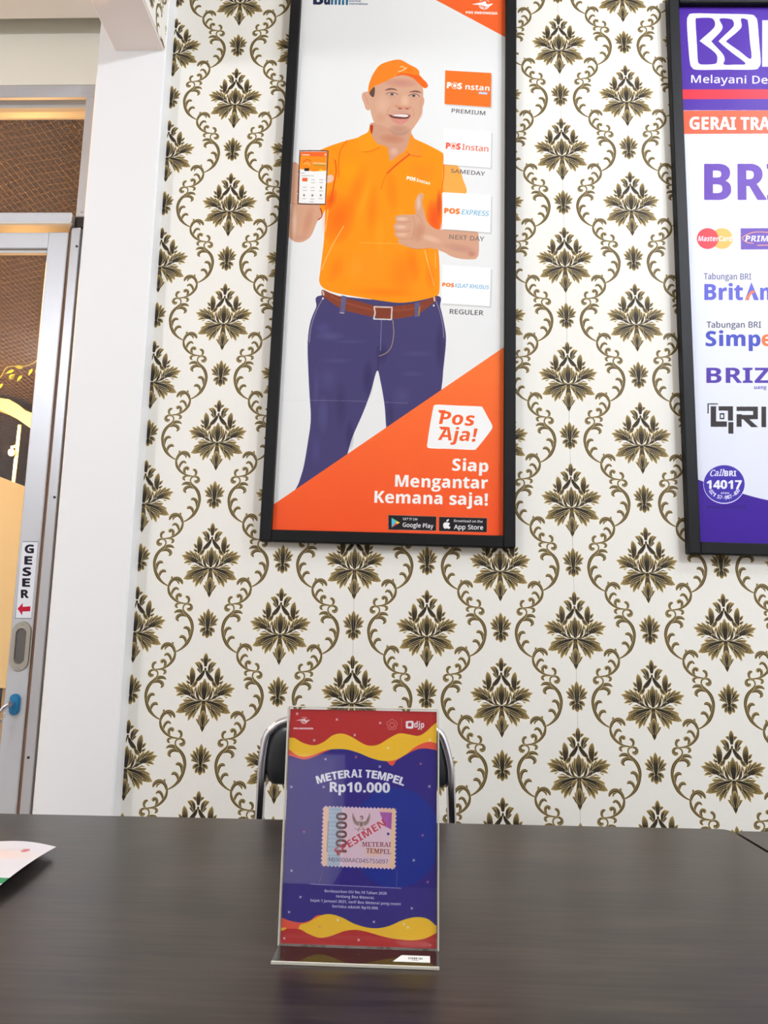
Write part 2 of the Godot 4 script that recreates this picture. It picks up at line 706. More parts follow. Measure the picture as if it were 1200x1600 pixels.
	petal([318, 1420, 350, 1320, 372, 1225], 46, INK_DARK)
	petal([305, 1060, 316, 1250, 322, 1484], 86, INK_MID, INK_DARK)
	petal([318, 1400, 314, 1165], 52, INK_DARK)
	petal([300, 1090, 302, 1030], 70, INK_DARK, INK_MID)
	var ground := rgb(237, 233, 223)
	body([392, 1008, 455, 990, 505, 957, 548, 934, 592, 946, 640, 984, 590, 984, 530, 968, 480, 988, 430, 1010], ground)
	body([276, 606, 300, 640, 345, 712, 392, 752, 404, 800, 398, 850, 385, 800, 352, 738, 318, 742, 292, 690], ground)
	body([418, 905, 428, 860, 436, 920, 424, 965, 392, 985, 412, 950], ground)
	petal([302, 1010, 300, 1075], 60, INK_DARK, INK_MID)
	petal([268, 480, 300, 380, 348, 402], 40, INK_DARK)
	petal([266, 500, 258, 298], 66, INK_DARK)
	petal([272, 570, 270, 515], 30, INK_BLACK, INK_BLACK)
	return wp.finish(2)

# ------------------------------------------------------------------ the courier poster
const POS_W := 0.5625
const POS_H := 1.585
const POS_SEEN := 1.4865      # height of the print below the top edge of the photograph

func globe_mark(p: Page, x: float, y: float, s: float, c: Color) -> void:
	# a bird flying across a globe, in outline
	for k in [0.38, 0.72, 1.0]:
		p.stroke([x - 20 * s * k, y - 2 * s, x - 14 * s * k, y + 11 * s, x, y + 16 * s, x + 14 * s * k, y + 11 * s, x + 20 * s * k, y - 2 * s], 2.0 * s, c)
	p.stroke([x - 17 * s, y + 7 * s, x, y + 10 * s, x + 17 * s, y + 7 * s], 1.6 * s, c)
	p.stroke([x - 16 * s, y - 12 * s, x - 6 * s, y - 17 * s, x + 8 * s, y - 17 * s, x + 17 * s, y - 10 * s], 2.0 * s, c)
	p.soft([x - 42 * s, y - 1 * s, x - 10 * s, y - 8 * s, x + 4 * s, y - 12 * s, x + 10 * s, y - 2 * s, x + 30 * s, y - 4 * s, x + 18 * s, y + 6 * s, x + 2 * s, y + 6 * s, x - 12 * s, y + 1 * s], c)

func courier_print() -> Texture2D:
	var p := Page.new(1448, 4080, rgb(230, 229, 225))
	var k := 1448.0 / POS_W
	var top := (POS_H - POS_SEEN) * k
	p.quad_to_rect([Vector2(469.6, 0), Vector2(790.4, 0), Vector2(785.7, 840), Vector2(427.3, 827.8)], [Vector2(0, top), Vector2(1448, top), Vector2(1448, 4080), Vector2(0, 4080)])
	var white := rgb(244, 242, 238)
	var grey := rgb(98, 94, 92)
	var orange := rgb(243, 112, 36)
	# top: company marks
	p.view = [460.0, 0.0, 3.5294]
	p.poly([640, -80, 1240, -80, 1240, 240, 1165, 203, 785, 0], rgb(240, 98, 40))
	globe_mark(p, 1048, 22, 1.6, white)
	p.text("POS INDONESIA", 945, 72, 1122, 77, 13, white, true, 0.0, "Droid Sans", "", 0.04)
	p.text("B", 98, 23, 150, 24, 64, rgb(25, 35, 66), true, 0.0, "Droid Sans", "", 0.03)
	p.text("u", 158, 23, 188, 24, 64, rgb(25, 35, 66), true, 0.0, "Droid Sans", "", 0.03)
	p.text("mn", 196, 24, 288, 26, 64, rgb(40, 96, 128), true, 0.0, "Droid Sans", "", 0.02)
	p.text("UNTUK", 296, 9, 362, 10, 9, rgb(40, 60, 90))
	p.text("INDONESIA", 296, 24, 400, 26, 9, rgb(40, 60, 90))
	# jeans
	var denim := rgb(66, 60, 102)
	p.view = [400.0, 440.0, 2.857]
	p.soft([292, 68, 268, 122, 242, 190, 231, 280, 234, 400, 240, 510, 246, 620, 232, 730, 215, 830, 196, 895, 180, 960, 330, 960, 400, 800, 430, 702, 478, 592, 512, 500, 540, 405, 556, 455, 574, 560, 582, 660, 600, 760, 800, 620, 828, 480, 836, 400, 848, 272, 840, 200, 822, 122, 802, 70, 560, 90], denim)
	for e in [[330, 250, 70, 22, 60], [300, 215, 40, 30, 45], [420, 275, 90, 10, 40], [360, 360, 80, 14, 40], [320, 440, 50, 60, 40], [300, 600, 26, 90, 50], [270, 760, 24, 70, 45], [720, 330, 80, 16, 40], [700, 420, 60, 14, 40], [650, 520, 50, 50, 35], [270, 480, 14, 110, 40]]:
		p.cloud(e[0], e[1], e[2], e[3], rgb(120, 116, 165, e[4]))
	for e in [[500, 440, 26, 90, 70], [560, 330, 30, 50, 60], [420, 690, 20, 70, 60], [820, 300, 22, 110, 60], [600, 600, 18, 70, 50], [380, 560, 30, 110, 40]]:
		p.cloud(e[0], e[1], e[2], e[3], rgb(38, 34, 66, e[4]))
	p.stroke([298, 80, 268, 140, 246, 210, 238, 280], 3.0, rgb(150, 140, 150))
	p.stroke([803, 95, 822, 150, 834, 210, 838, 260], 3.0, rgb(150, 140, 150))
	p.stroke([110, 534, 300, 536, 460, 540, 680, 550], 2.0, rgb(210, 206, 206, 90))
	# lower triangle
	for i in 30:
		var y0 := 300.0 + i * 32.0
		var c := rgb(244, 116, 52).lerp(rgb(240, 80, 38), i / 29.0)
		var y1 := y0 + 34.0
		# line from (82, 995) to (1103, 305)
		var xa := 82.0 + (995.0 - y0) * 1021.0 / 690.0
		var xb := 82.0 + (995.0 - y1) * 1021.0 / 690.0
		p.poly([xa, y0, 1200, y0, 1200, y1, xb, y1], c)
	# belt
	p.view = [490.0, 430.0, 5.7143]
	p.soft([78, 145, 150, 175, 260, 212, 400, 248, 540, 285, 700, 292, 850, 275, 990, 245, 1086, 200, 1092, 240, 1000, 318, 900, 375, 700, 408, 530, 388, 390, 358, 250, 318, 130, 240, 74, 192], rgb(124, 58, 38))
	p.stroke([150, 200, 270, 255, 400, 295, 530, 325], 16, rgb(160, 84, 56, 110))
	p.stroke([710, 330, 830, 325, 980, 290], 16, rgb(160, 84, 56, 90))
	p.stroke([80, 155, 90, 195], 14, rgb(205, 190, 180))
	p.stroke([1075, 210, 1080, 250], 14, rgb(205, 190, 180))
	p.poly([250, 195, 292, 205, 275, 352, 232, 346], rgb(92, 88, 125))
	p.stroke([232, 350, 272, 354], 8, rgb(210, 180, 160))
	p.poly([902, 262, 948, 258, 944, 384, 902, 392], rgb(88, 84, 120))
	p.stroke([945, 300, 938, 380], 14, rgb(150, 112, 62))
	for e in [[538, 298, 700, 303], [698, 300, 693, 412], [696, 412, 534, 406], [535, 408, 548, 350], [548, 352, 538, 296]]:
		p.stroke(e, 13, rgb(205, 196, 186))
	p.stroke([604, 418, 600, 560, 596, 690], 4, rgb(150, 146, 176))
	p.stroke([706, 415, 714, 540, 694, 650, 650, 708, 580, 738], 6, rgb(176, 150, 112))
	p.stroke([580, 738, 574, 860], 8, rgb(52, 46, 78))
	p.oval(82, 222, 8, 10, rgb(225, 215, 205))
	p.oval(1072, 288, 8, 10, rgb(225, 215, 205))
	# shirt
	var skin := rgb(206, 156, 126)
	p.view = [490.0, 180.0, 4.6154]
	p.soft([410, 88, 385, 132, 320, 168, 240, 190, 130, 225, 40, 262, -30, 300, -60, 460, -30, 690, 58, 726, 76, 690, 79, 760, 73, 900, 60, 1020, 46, 1140, 40, 1216, 82, 1266, 180, 1298, 330, 1325, 480, 1350, 620, 1366, 750, 1352, 880, 1318, 906, 1282, 908, 1150, 900, 1000, 886, 910, 925, 770, 924, 600, 942, 572, 1098, 576, 1075, 470, 1040, 375, 930, 282, 820, 222, 722, 176, 700, 145, 664, 262, 552, 334, 526, 246, 470, 240], rgb(250, 142, 16))
	p.poly([425, 185, 470, 240, 526, 320, 552, 336, 664, 264, 692, 196, 560, 150], rgb(250, 142, 16))
	p.poly([552, 336, 640, 330, 720, 290, 700, 150, 660, 180], rgb(250, 140, 34))
	p.soft([942, 330, 1040, 375, 1076, 470, 1098, 576, 942, 574], rgb(253, 164, 72))
	p.cloud(180, 760, 120, 190, rgb(240, 92, 14, 130), 0.2)
	p.cloud(870, 760, 62, 150, rgb(228, 66, 30, 190), -0.1)
	p.cloud(905, 650, 26, 110, rgb(196, 48, 40, 140))
	p.cloud(120, 620, 40, 90, rgb(226, 70, 14, 150), 0.4)
	p.cloud(400, 1080, 260, 160, rgb(252, 160, 40, 70))
	p.cloud(250, 420, 110, 120, rgb(255, 166, 10, 90))
	p.cloud(640, 1150, 120, 170, rgb(246, 116, 30, 80))
	p.cloud(780, 420, 110, 90, rgb(250, 134, 40, 80))
	p.stroke([215, 810, 150, 920, 90, 1040, 56, 1130], 7, rgb(255, 178, 96))
	p.stroke([800, 985, 826, 1090, 868, 1240], 8, rgb(255, 176, 96))
	p.stroke([878, 1000, 878, 1120], 6, rgb(255, 170, 90))
	p.stroke([100, 690, 92, 760, 82, 850], 8, rgb(255, 170, 90))
	p.stroke([240, 190, 190, 260, 175, 360, 178, 460], 9, rgb(236, 108, 10))
	p.stroke([150, 330, 158, 420, 140, 520, 120, 640], 9, rgb(226, 84, 14))
	p.stroke([935, 300, 938, 420, 922, 560], 8, rgb(236, 104, 30))
	p.stroke([690, 292, 600, 362, 524, 432], 11, rgb(222, 68, 26))
	p.stroke([524, 432, 502, 480, 484, 545], 5, rgb(232, 100, 18))
	p.stroke([330, 932, 560, 938, 640, 944], 4, rgb(254, 168, 80))
	for e in [[300, 560, 60, 220, 0.3, 60], [420, 700, 50, 200, 0.1, 50], [560, 560, 50, 160, -0.1, 45], [720, 1080, 50, 160, -0.2, 60], [160, 1120, 60, 120, 0.3, 60], [840, 1180, 40, 120, -0.1, 70], [500, 1290, 260, 40, 0.05, 60]]:
		p.cloud(e[0], e[1], e[2], e[3], rgb(234, 104, 14, e[5]), e[4])
	for e in [[360, 620, 30, 200, 0.3], [480, 900, 40, 180, 0.0], [300, 1120, 60, 120, 0.2], [640, 760, 30, 120, -0.2]]:
		p.cloud(e[0], e[1], e[2], e[3], rgb(255, 170, 60, 60), e[4])
	p.soft([410, 88, 384, 132, 318, 170, 324, 225, 345, 274, 400, 270, 472, 240, 430, 190, 414, 140], rgb(252, 148, 20))
	p.stroke([345, 274, 400, 271, 474, 240], 6, rgb(224, 92, 10))
	p.soft([702, 145, 690, 205, 660, 268, 690, 290, 740, 305, 776, 306, 776, 250, 724, 178], rgb(250, 140, 34))
	p.stroke([664, 270, 692, 292, 740, 306, 778, 306], 6, rgb(224, 92, 20))
	p.text("POS", 668, 474, 730, 486, 24, white, true, 0.0, "Droid Sans", "", 0.06)
	p.text("Instan", 738, 488, 834, 514, 24, white)
	# arm that holds the phone
	p.view = [440.0, 220.0, 8.8889]
	p.soft([150, 870, 112, 1000, 86, 1150, 78, 1320, 130, 1392, 200, 1430, 290, 1425, 380, 1370, 430, 1290, 472, 1180, 502, 1120, 545, 1050, 532, 960, 490, 880, 300, 840], skin)
	p.cloud(360, 1150, 70, 250, rgb(196, 132, 100, 110), 0.25)
	p.cloud(170, 1150, 40, 220, rgb(240, 206, 186, 120))
	p.cloud(260, 1370, 100, 36, rgb(200, 140, 124, 90))
	p.stroke([500, 1122, 548, 1078, 552, 1020, 530, 955], 16, rgb(176, 56, 20))
	for f in [[60, 330, 190, 320, 240, 395, 235, 480, 190, 450, 60, 420], [60, 440, 170, 430, 240, 520, 250, 590, 210, 620, 60, 540], [60, 560, 180, 590, 258, 650, 262, 700, 215, 740, 60, 660], [60, 680, 150, 690, 215, 770, 215, 850, 160, 870, 60, 800], [60, 790, 130, 790, 230, 870, 300, 900, 170, 900, 60, 880]]:
		p.soft(f, skin)
		p.stroke([f[10], f[11], f[8], f[9], f[6], f[7]], 9, rgb(188, 124, 100))
	p.soft([625, 520, 660, 492, 700, 505, 714, 545, 690, 590, 640, 605, 620, 590], rgb(232, 190, 170))
	# phone
	p.soft([262, 150, 600, 150, 636, 165, 640, 215, 606, 860, 596, 905, 560, 912, 250, 905, 216, 885, 212, 850, 236, 190, 246, 160], rgb(96, 62, 50))
	p.soft([270, 165, 596, 165, 622, 178, 624, 215, 596, 850, 584, 888, 556, 896, 256, 888, 234, 872, 232, 845, 250, 205, 256, 172], rgb(240, 238, 232))
	p.poly([252, 178, 624, 178, 612, 436, 430, 446, 240, 408], rgb(246, 138, 22))
	p.poly([256, 170, 622, 170, 620, 240, 250, 228], rgb(238, 102, 40))
	p.stroke([275, 214, 380, 214], 16, rgb(250, 210, 180))
	p.oval(598, 212, 12, 14, rgb(250, 220, 200))
	p.stroke([290, 320, 340, 280, 400, 300], 14, rgb(222, 90, 40))
	p.stroke([300, 340, 360, 330, 380, 370], 12, rgb(250, 190, 120))
	p.poly([308, 400, 372, 400, 372, 440, 308, 440], rgb(40, 30, 30))
	p.text("POS Instan", 428, 342, 606, 346, 26, rgb(250, 226, 200))
	p.stroke([440, 358, 604, 362], 14, rgb(130, 150, 60))
	p.cloud(540, 430, 40, 18, rgb(236, 226, 60, 200))
	p.stroke([256, 468, 310, 470], 9, rgb(150, 140, 134))
	p.stroke([258, 505, 440, 508], 8, rgb(176, 160, 150))
	p.poly([280, 536, 352, 536, 350, 585, 276, 583], rgb(232, 96, 44))
	for g in [[430, 562], [545, 562], [428, 602], [543, 602], [312, 668], [424, 670], [312, 710], [424, 712], [540, 718], [304, 826], [418, 830], [532, 824], [410, 868]]:
		p.stroke([g[0] - 27, g[1], g[0] + 27, g[1]], 10, rgb(178, 170, 166))
	for g in [[304, 778], [420, 780], [536, 778], [540, 670]]:
		p.oval(g[0], g[1], 14, 17, rgb(140, 126, 110))
	# thumb up
	p.view = [590.0, 280.0, 6.6667]
	p.soft([392, 378, 300, 386, 212, 392, 182, 415, 182, 445, 200, 465, 175, 480, 163, 510, 170, 545, 190, 560, 175, 575, 178, 602, 200, 628, 236, 640, 212, 650, 215, 676, 250, 700, 320, 728, 400, 745, 540, 735, 620, 755, 700, 785, 760, 820, 860, 848, 1000, 855, 1040, 832, 1055, 780, 1055, 660, 1034, 560, 900, 548, 730, 546, 620, 540, 560, 508, 510, 450, 484, 350, 462, 262, 478, 185, 464, 162, 432, 168, 392, 235, 385, 310], skin)
	p.cloud(430, 570, 70, 120, rgb(190, 128, 96, 120), 0.3)
	p.cloud(250, 430, 70, 26, rgb(242, 208, 184, 140))
	p.cloud(240, 515, 70, 26, rgb(242, 208, 184, 120))
	p.cloud(250, 595, 66, 24, rgb(238, 200, 176, 110))
	p.cloud(560, 640, 120, 40, rgb(238, 196, 170, 110), 0.3)
	p.cloud(860, 740, 190, 50, rgb(190, 134, 116, 150), 0.2)
	p.cloud(980, 800, 50, 34, rgb(176, 112, 100, 130))
	p.cloud(425, 260, 26, 90, rgb(240, 204, 190, 130))
	for e in [[192, 466, 260, 470, 345, 462], [188, 560, 260, 566, 345, 556], [222, 638, 280, 642, 350, 634], [360, 400, 385, 470, 372, 560, 350, 660], [402, 380, 440, 420, 470, 470], [320, 728, 420, 746, 540, 736]]:
		p.stroke(e, 6, rgb(186, 126, 98, 190))
	# cap, face, neck
	p.view = [540.0, 80.0, 7.5]
	p.soft([300, 850, 296, 985, 370, 1100, 480, 1140, 518, 1300, 610, 1236, 696, 1172, 758, 1000, 752, 930, 600, 900], rgb(200, 148, 120))
	p.cloud(540, 1040, 160, 60, rgb(186, 118, 90, 150), 0.1)
	p.cloud(560, 1190, 60, 60, rgb(232, 190, 168, 120))
	p.soft([278, 888, 315, 885, 308, 960, 292, 980], rgb(172, 60, 24))
	p.soft([268, 488, 215, 488, 184, 512, 184, 560, 206, 622, 230, 690, 270, 702, 290, 640, 300, 560], rgb(208, 158, 132))
	p.stroke([215, 520, 240, 580, 262, 640], 14, rgb(200, 138, 112, 160))
	p.soft([890, 560, 915, 560, 916, 610, 896, 660], rgb(206, 152, 128))
	p.soft([268, 470, 310, 410, 480, 330, 620, 285, 760, 295, 850, 365, 900, 440, 905, 520, 906, 590, 898, 660, 890, 740, 860, 810, 810, 885, 760, 950, 700, 990, 620, 1002, 540, 980, 470, 910, 400, 880, 330, 850, 292, 745, 275, 640, 285, 540], rgb(207, 159, 130))
	p.cloud(430, 640, 100, 130, rgb(226, 180, 152, 130))
	p.cloud(640, 380, 210, 60, rgb(196, 130, 116, 170), 0.05)
	p.cloud(405, 790, 70, 80, rgb(206, 150, 122, 90))
	p.cloud(880, 640, 26, 170, rgb(206, 150, 126, 130))
	p.cloud(690, 590, 55, 75, rgb(230, 186, 158, 150))
	p.soft([272, 488, 328, 428, 334, 492, 318, 548, 284, 528], rgb(92, 70, 62))
	p.soft([452, 470, 500, 442, 560, 444, 600, 470, 540, 462, 500, 466], rgb(128, 88, 76))
	p.soft([735, 490, 800, 468, 850, 474, 886, 496, 830, 492, 790, 490], rgb(128, 88, 76))
	p.cloud(540, 515, 80, 30, rgb(190, 130, 106, 150))
	p.cloud(795, 530, 76, 30, rgb(190, 130, 106, 150))
	p.soft([472, 513, 510, 501, 560, 503, 602, 521, 560, 527, 505, 523], rgb(196, 172, 160))
	p.soft([740, 532, 780, 519, 830, 522, 854, 538, 810, 543, 770, 541], rgb(196, 172, 160))
	p.oval(537, 514, 20, 12, rgb(64, 46, 42))
	p.oval(793, 531, 20, 11, rgb(64, 46, 42))
	p.stroke([464, 512, 510, 494, 562, 496, 610, 522], 7, rgb(84, 58, 50))
	p.stroke([732, 532, 780, 512, 832, 516, 862, 542], 7, rgb(84, 58, 50))
	p.stroke([500, 552, 545, 560, 590, 548], 6, rgb(200, 146, 124))
	p.stroke([758, 566, 800, 574, 838, 564], 6, rgb(200, 146, 124))
	p.stroke([640, 520, 606, 590, 570, 650], 10, rgb(210, 152, 126, 150))
	p.soft([564, 650, 590, 640, 650, 656, 720, 656, 770, 660, 764, 682, 720, 692, 650, 694, 600, 682], rgb(204, 142, 114))
	p.oval(632, 684, 24, 9, rgb(140, 84, 70), 0.1)
	p.oval(716, 686, 22, 8, rgb(140, 84, 70), -0.1)
	p.stroke([520, 660, 486, 712, 476, 770], 9, rgb(200, 142, 116))
	p.stroke([782, 690, 800, 740, 786, 790], 9, rgb(200, 142, 116))
	p.cloud(640, 725, 130, 26, rgb(196, 150, 134, 150))
	p.soft([488, 752, 540, 756, 620, 738, 700, 742, 764, 756, 742, 800, 700, 846, 640, 872, 572, 850, 522, 800], rgb(206, 136, 120))
	p.soft([498, 756, 545, 762, 620, 748, 700, 750, 750, 764, 724, 800, 660, 806, 580, 800, 528, 786], rgb(110, 58, 52))
	p.soft([540, 764, 620, 750, 700, 754, 734, 768, 700, 784, 630, 780, 576, 774], rgb(232, 222, 214))
	p.cloud(620, 930, 140, 60, rgb(168, 120, 100, 110))
	p.soft([480, 895, 520, 940, 580, 965, 650, 968, 720, 945, 748, 920, 730, 965, 690, 994, 620, 1004, 545, 984], rgb(158, 118, 102, 120))
	p.soft([258, 502, 260, 420, 284, 340, 322, 258, 390, 170, 480, 130, 580, 105, 650, 110, 740, 160, 822, 202, 856, 242, 862, 290, 902, 332, 946, 376, 960, 412, 948, 434, 912, 438, 880, 408, 840, 370, 780, 322, 700, 292, 620, 290, 540, 320, 440, 372, 330, 420, 296, 456], rgb(247, 128, 34))
	p.soft([580, 300, 640, 264, 720, 270, 800, 284, 862, 290, 902, 332, 946, 376, 960, 412, 948, 434, 912, 438, 860, 392, 780, 322, 700, 292, 630, 288], rgb(242, 102, 28))
	p.stroke([600, 296, 650, 268, 740, 276, 850, 330], 7, rgb(226, 80, 20))
	p.cloud(745, 225, 60, 40, rgb(242, 106, 24, 110))
	p.stroke([606, 244, 640, 240, 690, 214, 712, 196], 11, rgb(252, 206, 150))
	p.stroke([630, 196, 662, 184, 690, 210], 11, rgb(252, 200, 140))
	# the four service cards
	for card in [[680.0, 90.0, 8.0, [122, 165, 705, 197, 698, 630, 115, 590], orange], [680.0, 90.0, 8.0, [105, 895, 705, 940, 695, 1395, 100, 1350], white], [680.0, 290.0, 7.2727, [85, 92, 637, 125, 628, 555, 75, 510], white], [680.0, 290.0, 7.2727, [78, 920, 635, 958, 622, 1395, 70, 1360], white]]:
		p.view = [card[0], card[1], card[2]]
		for o in [22, 16, 10]:
			var sh := []
			for v in card[3].size():
				sh.append(card[3][v] + (o if v % 2 else o * 0.8))
			p.poly(sh, rgb(150, 148, 146, 40))
		p.poly(card[3], card[4])
	p.view = [680.0, 90.0, 8.0]
	for row in [[145, 388, 328, 401, white, 375, 404, 680, 423, orange], [132, 1151, 310, 1164, rgb(226, 92, 62), 335, 1166, 664, 1192, white]]:
		p.text("POS", row[0], row[1], row[2], row[3], 73, row[4], true, 0.0, "Droid Sans", "", 0.05)
		var ox: float = (row[0] + row[2]) / 2.0 + 6.0
		var oy: float = (row[1] + row[3]) / 2.0 - 37.0
		p.oval(ox, oy, 40, 42, row[4])
		p.oval(ox, oy, 33, 35, row[9])
		p.oval(ox, oy, 20, 22, row[4])
	p.text("I", 350, 402, 358, 402, 70, rgb(236, 128, 70), false)
	p.text("nstan", 375, 404, 680, 424, 70, white)
	p.text("Instan", 335, 1166, 664, 1192, 72, rgb(226, 106, 78), false, 0.0, "Droid Sans", "", 0.02)
	p.poly([545, 432, 662, 438, 654, 472, 538, 464], rgb(170, 168, 188))
	p.text("PLUS", 556, 460, 646, 466, 20, white)
	p.text("PREMIUM", 203, 697, 625, 731, 50, grey, false, 0.0, "Droid Sans", "", 0.025)
	p.text("SAMEDAY", 193, 1455, 620, 1496, 50, grey, false, 0.0, "Droid Sans", "", 0.025)
	p.view = [680.0, 290.0, 7.2727]
	p.text("POS", 103, 331, 275, 341, 56, rgb(232, 116, 36), true, 0.0, "Droid Sans", "", 0.06)
	p.text("EXPRESS", 297, 346, 604, 366, 56, rgb(96, 164, 200), false, 0.18, "Droid Sans", "", 0.015)
	p.text("NEXT DAY", 158, 626, 555, 653, 50, rgb(120, 104, 98), false, 0.0, "Droid Sans", "", 0.025)
	p.text("POS", 80, 1166, 210, 1175, 40, rgb(232, 116, 36), true, 0.0, "Droid Sans", "", 0.06)
	p.text("KILAT KHUSUS", 222, 1178, 606, 1200, 44, rgb(96, 164, 200), false, 0.18, "Droid Sans", "", 0.015)
	p.text("REGULER", 165, 1478, 545, 1496, 52, rgb(84, 80, 80), false, 0.0, "Droid Sans", "", 0.03)
	# slogan and badges
	p.view = [570.0, 620.0, 5.2174]
	p.soft([556, 110, 566, 84, 600, 78, 760, 86, 935, 94, 962, 106, 1000, 176, 1036, 240, 1040, 266, 1028, 290, 970, 366, 912, 434, 884, 446, 700, 438, 535, 432, 508, 416, 510, 386, 530, 250], white)
	p.text("Pos", 604, 234, 884, 249, 104, rgb(238, 92, 40), true, 0.16)
	p.poly([596, 122, 660, 124, 652, 150, 610, 146], rgb(238, 92, 40))
	p.text("Aja!", 596, 364, 900, 378, 104, rgb(238, 92, 40), true, 0.16)
	p.poly([604, 256, 676, 258, 668, 282, 622, 280], rgb(238, 92, 40))
	p.text("Siap", 712, 611, 1005, 625, 94, white, true, 0.0, "Droid Sans", "", 0.012)
	p.text("Mengantar", 248, 739, 1002, 761, 94, white, true, 0.0, "Droid Sans", "", 0.012)
	p.text("Kemana saja!", 80, 867, 1002, 896, 94, white, true, 0.0, "Droid Sans", "", 0.012)
	for bd in [[195, 970, 583, 985, 580, 1098, 195, 1085], [607, 988, 995, 1000, 993, 1112, 605, 1100]]:
		p.poly([bd[0] - 4, bd[1] - 4, bd[2] + 4, bd[3] - 4, bd[4] + 4, bd[5] + 4, bd[6] - 4, bd[7] + 4], rgb(190, 120, 100))
		p.poly(bd, rgb(34, 30, 33))
	p.poly([220, 990, 252, 1030, 220, 1070], rgb(80, 186, 226))
	p.poly([220, 990, 266, 1018, 252, 1032], rgb(90, 200, 150))
	p.poly([220, 1070, 266, 1042, 252, 1030], rgb(226, 74, 66))
	p.poly([266, 1018, 288, 1031, 266, 1043, 252, 1031], rgb(246, 200, 60))
	p.text("GET IT ON", 312, 1009, 428, 1014, 18, white, false, 0.0, "Droid Sans", "", 0.03)
	p.text("Google Play", 310, 1064, 558, 1077, 34, white, false, 0.0, "Droid Sans", "", 0.03)
	p.soft([666, 1030, 690, 1036, 694, 1046, 684, 1058, 698, 1070, 688, 1084, 668, 1080, 650, 1082, 638, 1060, 644, 1036], white)
	p.soft([666, 1026, 668, 1012, 686, 1004, 682, 1020], white)
	p.oval(702, 1052, 12, 13, rgb(34, 30, 33))
	p.text("Download on the", 727, 1028, 960, 1036, 19, white, false, 0.0, "Droid Sans", "", 0.03)
	p.text("App Store", 727, 1086, 963, 1092, 36, white, false, 0.0, "Droid Sans", "", 0.03)
	return p.finish(2)

# ------------------------------------------------------------------ the bank poster
const BRI_H := 1.4716
const BRI_W := 0.62

